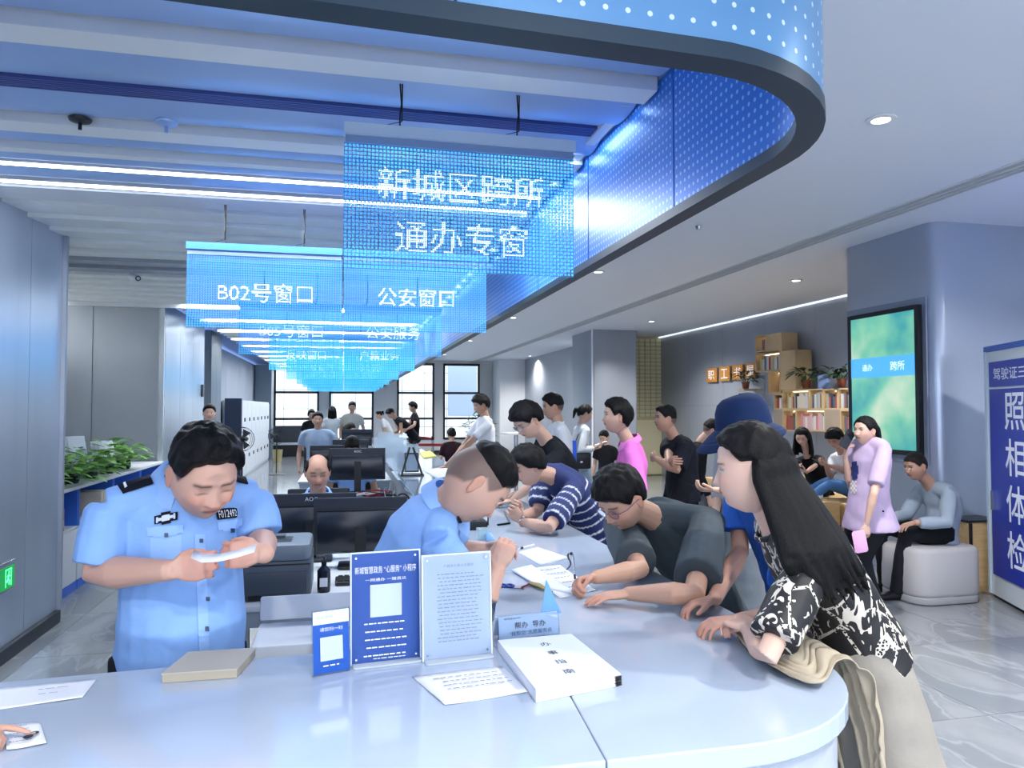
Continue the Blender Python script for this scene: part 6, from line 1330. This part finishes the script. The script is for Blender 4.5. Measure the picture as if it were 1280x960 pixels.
# kiosk
kc = atz(1237, 744, 0); u = V((-math.sin(math.radians(24)), -math.cos(math.radians(24)), 0)); nrm = V((-u.y*-1, 0, 0)); nrm = V((u.y, -u.x, 0)); nrm = nrm if nrm.x < 0 else -nrm
KW, KD, KH = 1.25, .55, 2.06
t = thing('service_kiosk', 'tall white and blue self-service cabinet with big white characters, at the right edge', 'kiosk', kc+u*KW/2-nrm*KD/2)
Mk = frame(kc+u*KW/2+V((0, 0, KH/2+.03)), u, (0, 0, 1)); sgn = 1 if (Mk.to_3x3() @ V((0, 0, 1))).dot(nrm) > 0 else -1
def kb_(name, x, y, z, w, h, d, m): return MB().box((x, y, z*sgn), (w, h, d), M=Mk).build(name, m, t)
kb_('body', 0, 0, -KD/2, KW, KH, KD, mat('kiosk_white', '#d3dde4', .35)); kb_('blue_cap', 0, KH/2+.02, -KD/2, KW+.01, .05, KD+.01, mat('kiosk_cap', '#2f5fc0', .4))
M_kb = mat('kiosk_blue', '#1430a4', .35); kb_('head_panel', 0.02, KH/2-.20, .004, KW-.16, .21, .01, M_kb); kb_('main_panel', 0.02, -.075, .004, KW-.16, 1.56, .01, M_kb)
kb_('side_trim', -KW/2+.02, 0, .003, .04, KH, .008, mat('kiosk_trim', '#b8cfe0', .3)); kb_('door_handle', -KW/2+.15, -.23, .02, .03, .16, .02, M_chrome); kb_('plinth', 0, -KH/2-.015, -KD/2, KW-.05, .04, KD-.05, M_dark)
fl = 1 if sgn > 0 else -1
text('!驾驶证三', Mk @ Matrix.Translation((-.16, KH/2-.20, .0105*sgn)), h=.10, w=.56, name='header_lettering', m=MW, parent=t)
for k, ch in enumerate('照相体检'): text('!'+ch, Mk @ Matrix.Translation((-.08, .52-.37*k, .0105*sgn)), h=.30, w=.34, name='lettering', m=MW, parent=t)
# queue barriers
def stanchion(x, y, label): 
    t = thing('barrier_post', label, 'barrier', (x, y, 0)); MB().lathe([(.001, 0), (.15, 0), (.15, .01), (.03, .03), (.001, .03)], (x, y, 0), 18).build('base', M_chrome, t, .7); MB().tube([(x, y, .02), (x, y, .93)], .028, 12).build('post', M_chrome, t, 1); MB().tube([(x, y, .88), (x, y, .97)], .034, 12).build('head', M_black, t, 1)
def belt(a, b_, z, label): d = (V(b_)-V(a)); o = tag(MB().box(tuple((V(a)+V(b_))/2+V((0, 0, z))), (d.length, .004, .05), rz=math.atan2(d.y, d.x)).build('barrier_belt', mat('red_belt', '#b3202c', .6), None), label, 'barrier belt')
p1 = atz(741, 612, .92); p1 = V((p1.x, p1.y, 0)); p2 = V((at(700, 612, p1.y+.8).x, p1.y+.8, 0))
stanchion(p1.x, p1.y, 'chrome barrier post between the striped polo and the pink shirt'); stanchion(p2.x, p2.y, 'chrome barrier post behind the striped polo'); belt(p1+V((-.03, 0, 0)), p2, .91, 'red belt between the two near chrome posts')
q1 = V((at(541, 555, 17).x, 17, 0)); q2 = V((at(508, 555, 18.6).x+.1, 18.6, 0)); stanchion(q1.x, q1.y, 'chrome barrier post near the far windows'); stanchion(q2.x, q2.y, 'farthest chrome barrier post'); belt(q1, q2, .91, 'upper red belt beside the far standing visitor')
q3 = V((at(520, 560, 14).x, 14.2, 0)); q4 = V((at(560, 560, 14).x, 14, 0)); stanchion(q3.x, q3.y, 'chrome barrier post behind the small maroon figure'); stanchion(q4.x, q4.y, 'chrome barrier post behind the young man in white'); belt(q3, q4, .91, 'red belt behind the small maroon figure')
# guide board, tables, floor plant
p = at(710, 572, 7.6); t = thing('guide_board', 'narrow blue lit guide board behind the striped polo, beside the woman with the bag', 'sign', (p.x, p.y, 0)); bx('panel', (p.x, p.y, 1.08), (.16, .12, .36), mat('guide_blue', '#2354c8', .35, emit=.25), t, r=.01); bx('pole', (p.x, p.y, .45), (.05, .05, .9), M_grey, t); bx('base', (p.x, p.y, .01), (.3, .3, .02), M_grey, t)
bx('white_marks', (p.x, p.y-.062, 1.14), (.05, .004, .05), MW, t); bx('white_marks', (p.x, p.y-.062, 1.02), (.05, .004, .09), MW, t)
p = at(645, 543, 10); t = thing('standing_table', 'small round white standing table before the grey far wall', 'table', (p.x, 10, 0)); MB().lathe([(.001, 0), (.22, 0), (.22, .025), (.001, .025)], (p.x, 10, p.z), 24).build('table_top', M_white, t, .7); MB().tube([(p.x, 10, .02), (p.x, 10, p.z)], .03, 10).build('column', M_chrome, t, 1); MB().lathe([(.001, 0), (.2, 0), (.19, .02), (.001, .02)], (p.x, 10, 0), 20).build('base', M_chrome, t, .7)
p = at(600, 560, 13.5); t = pot_plant((p.x, 13.5, 0), 'tall bushy indoor plant by the far right window', R=.26, n=110, hz=.62, pot='#3a3c40', src=LEAFD, sc=1.1, pr_=.15, ph=.35)
for o in list(t.children):
    if o.name.startswith('leaf'): o.location.z += .62
MB().tube([(p.x, 13.5, .3), (p.x+.02, 13.5, 1.2)], .03, 8).build('trunk', mat('trunk', '#4a3a2c', .8), t, 1)
# phones, bag, handkerchief, notes
def phone(c, x, y_, label, w=.075, h=.155, m=M_black): t = thing('smartphone', label, 'phone', c); M = frame(c, x, y_); MB().rbox((0, 0, 0), (w, h, .008), .008, M=M).build('case', m, t, .6); MB().box((0, 0, .005), (w*.92, h*.94, .001), M=M).build('screen', mat('phone_screen', '#141823', .1), t)
phone(at(1059, 549, 4.98), (.75, -.1, -.5), (.5, 0, .8), 'black smartphone held to the face by the woman in lavender', h=.15); phone(at(996, 583, 7.62), (0, 1, 0), (-.9, 0, .4), 'smartphone of the young woman in black on the platform'); phone(at(1024, 577, 7.4), (.2, 1, 0), (-.9, 0, .4), 'dark smartphone held by the person in jeans on the platform'); phone(at(751, 554, 8.6), (0, 1, 0), (.9, 0, .3), 'pale smartphone held by the woman with the shoulder bag', m=M_white)
t = tag(MB().rbox((0, 0, 0), (.10, .16, .004), .02, M=frame(at(1075, 677, 4.70), (1, -.2, .15), (.25, 0, 1))).build('pink_paper', mat('pink_paper', '#d9a3cc', .7), None, .6), 'folded pink paper held low by the woman in lavender', 'paper')
t = thing('shoulder_bag', 'small black shoulder bag with a flap on the woman in denim shorts', 'bag', at(725, 576, 8.4)); p = at(725, 576, 8.38); MB().rbox(tuple(p), (.26, .09, .19), .03).build('body', M_black, t, .7); MB().rbox(tuple(p+V((0, -.048, .035))), (.24, .012, .11), .006).build('flap', mat('bag_flap', '#1a1c22', .3), t, .7); bx('clasp', tuple(p+V((0, -.058, -.01))), (.03, .006, .02), M_chrome, t)
MB().tube([p+V((-.11, 0, .08)), at(722, 545, 8.46), at(727, 537, 8.6), at(732, 548, 8.44), p+V((.11, 0, .08))], .006, 6).build('strap', M_black, t, 1)
phone(at(881, 652, 4.0), (0, 1, 0), (-.95, 0, -.15), 'flat pale note card held by the person in grey skirt', w=.12, h=.16, m=mat('yellow_green', '#b7c25a', .6)); 
W_ = PP['S']['arms']['L']; p = W_[2]; t = thing('wristwatch', 'metal wristwatch on the wrist of the person in striped polo', 'watch', p); d = (W_[2]-W_[1]).normalized(); s_ = d.cross(V((0, 0, 1))).normalized(); u2 = s_.cross(d)
MB().tube([p-d*.015+s_*.032*math.cos(a)+u2*.028*math.sin(a) for a in np.linspace(0, 2*math.pi, 17)], (.004), 6).build('strap', M_chrome, t, 1); MB().tube([p-d*.015+u2*.028, p-d*.015+u2*.036], .015, 12).build('dial', M_chrome, t, 1)
# jacket over the counter's round corner
t = thing('beige_jacket', 'beige jacket draped over the rounded counter edge under the woman\'s elbow', 'jacket', V((1.3, 1.95, HC))); rg = random.Random(11); b = MB()
def Z_(x, y, z=.012): return atz(x, y, HC+z)
SP = [Z_(918, 786), Z_(938, 806), Z_(968, 826), Z_(1005, 838), V((1.335, 1.93, HC+.014)), V((1.376, 1.90, HC-.004)), V((1.395, 1.88, HC-.09)), V((1.402, 1.86, HC-.22)), V((1.41, 1.83, HC-.38))]
WV = [V((.6, .5, 0)), V((.6, .6, 0)), V((.5, .8, 0)), V((.25, 1, 0)), V((.05, 1, 0)), V((0, 1, 0)), V((0, 1, -.05)), V((0, 1, -.15)), V((0, 1, -.3))]
WW = [.05, .13, .19, .24, .27, .27, .26, .24, .20]; NV = [V((0, 0, 1))]*4+[V((.2, 0, 1)), V((.8, 0, .6)), V((1, 0, 0)), V((1, 0, 0)), V((1, 0, 0))]
def cr_(A_, t):
    i = min(int(t), len(A_)-2); f_ = t-i; p0, p1, p2, p3 = A_[max(i-1, 0)], A_[i], A_[i+1], A_[min(i+2, len(A_)-1)]
    return p1*1+(p2-p0)*(.5*f_)+(p0*2-p1*5+p2*4-p3)*(.5*f_*f_)+(p1*3-p0-p2*3+p3)*(.5*f_**3)
NU, NVV = 64, 96; vs = []
for j in range(NVV+1):
    t_ = 8*j/NVV; P_ = cr_(SP, t_); w_ = cr_(WV, t_).normalized(); n_ = cr_(NV, t_).normalized(); ww = cr_(WW, t_); hang = max(0, min(1, (t_-4)/2))
    for i in range(NU+1):
        u = i/NU-.5; q = noise.noise(V((u*3, t_*.5, 2)))
        f_ = abs(math.sin(math.pi*(u*5.5+q*1.3+.25*t_*(1-hang))))**.8; f2 = .5+.5*noise.noise(V((u*9, t_*1.6, 7)))
        amp = (.016+.010*hang)*(1-.5*abs(u)*2*(1-hang)); d_ = amp*f_+.010*f2
        if t_ > 7.2: P2 = P_+V((0, 0, -.10*(t_-7.2)*(math.sin(u*9)+.6*u)))
        else: P2 = P_
        vs.append(P2+w_*(u*ww)+n_*(d_+.002))
b = MB(); b.add(vs, [(j*(NU+1)+i, j*(NU+1)+i+1, (j+1)*(NU+1)+i+1, (j+1)*(NU+1)+i) for j in range(NVV) for i in range(NU)])
jk = b.build('cloth', cloth('beige_jacket', '#a79d8b', .8), t, 3, fix=False); md = jk.modifiers.new('s', 'SOLIDIFY'); md.thickness = .003; md.offset = -1
for o in LEAF+LEAFD: bpy.data.objects.remove(o)
# meshes cast no other helpers; every top-level object carries its label
for o in C.objects:
    if o.parent is None and o.type == 'MESH' and 'label' not in o and o.get('kind') != 'structure': print('UNLABELLED', o.name)
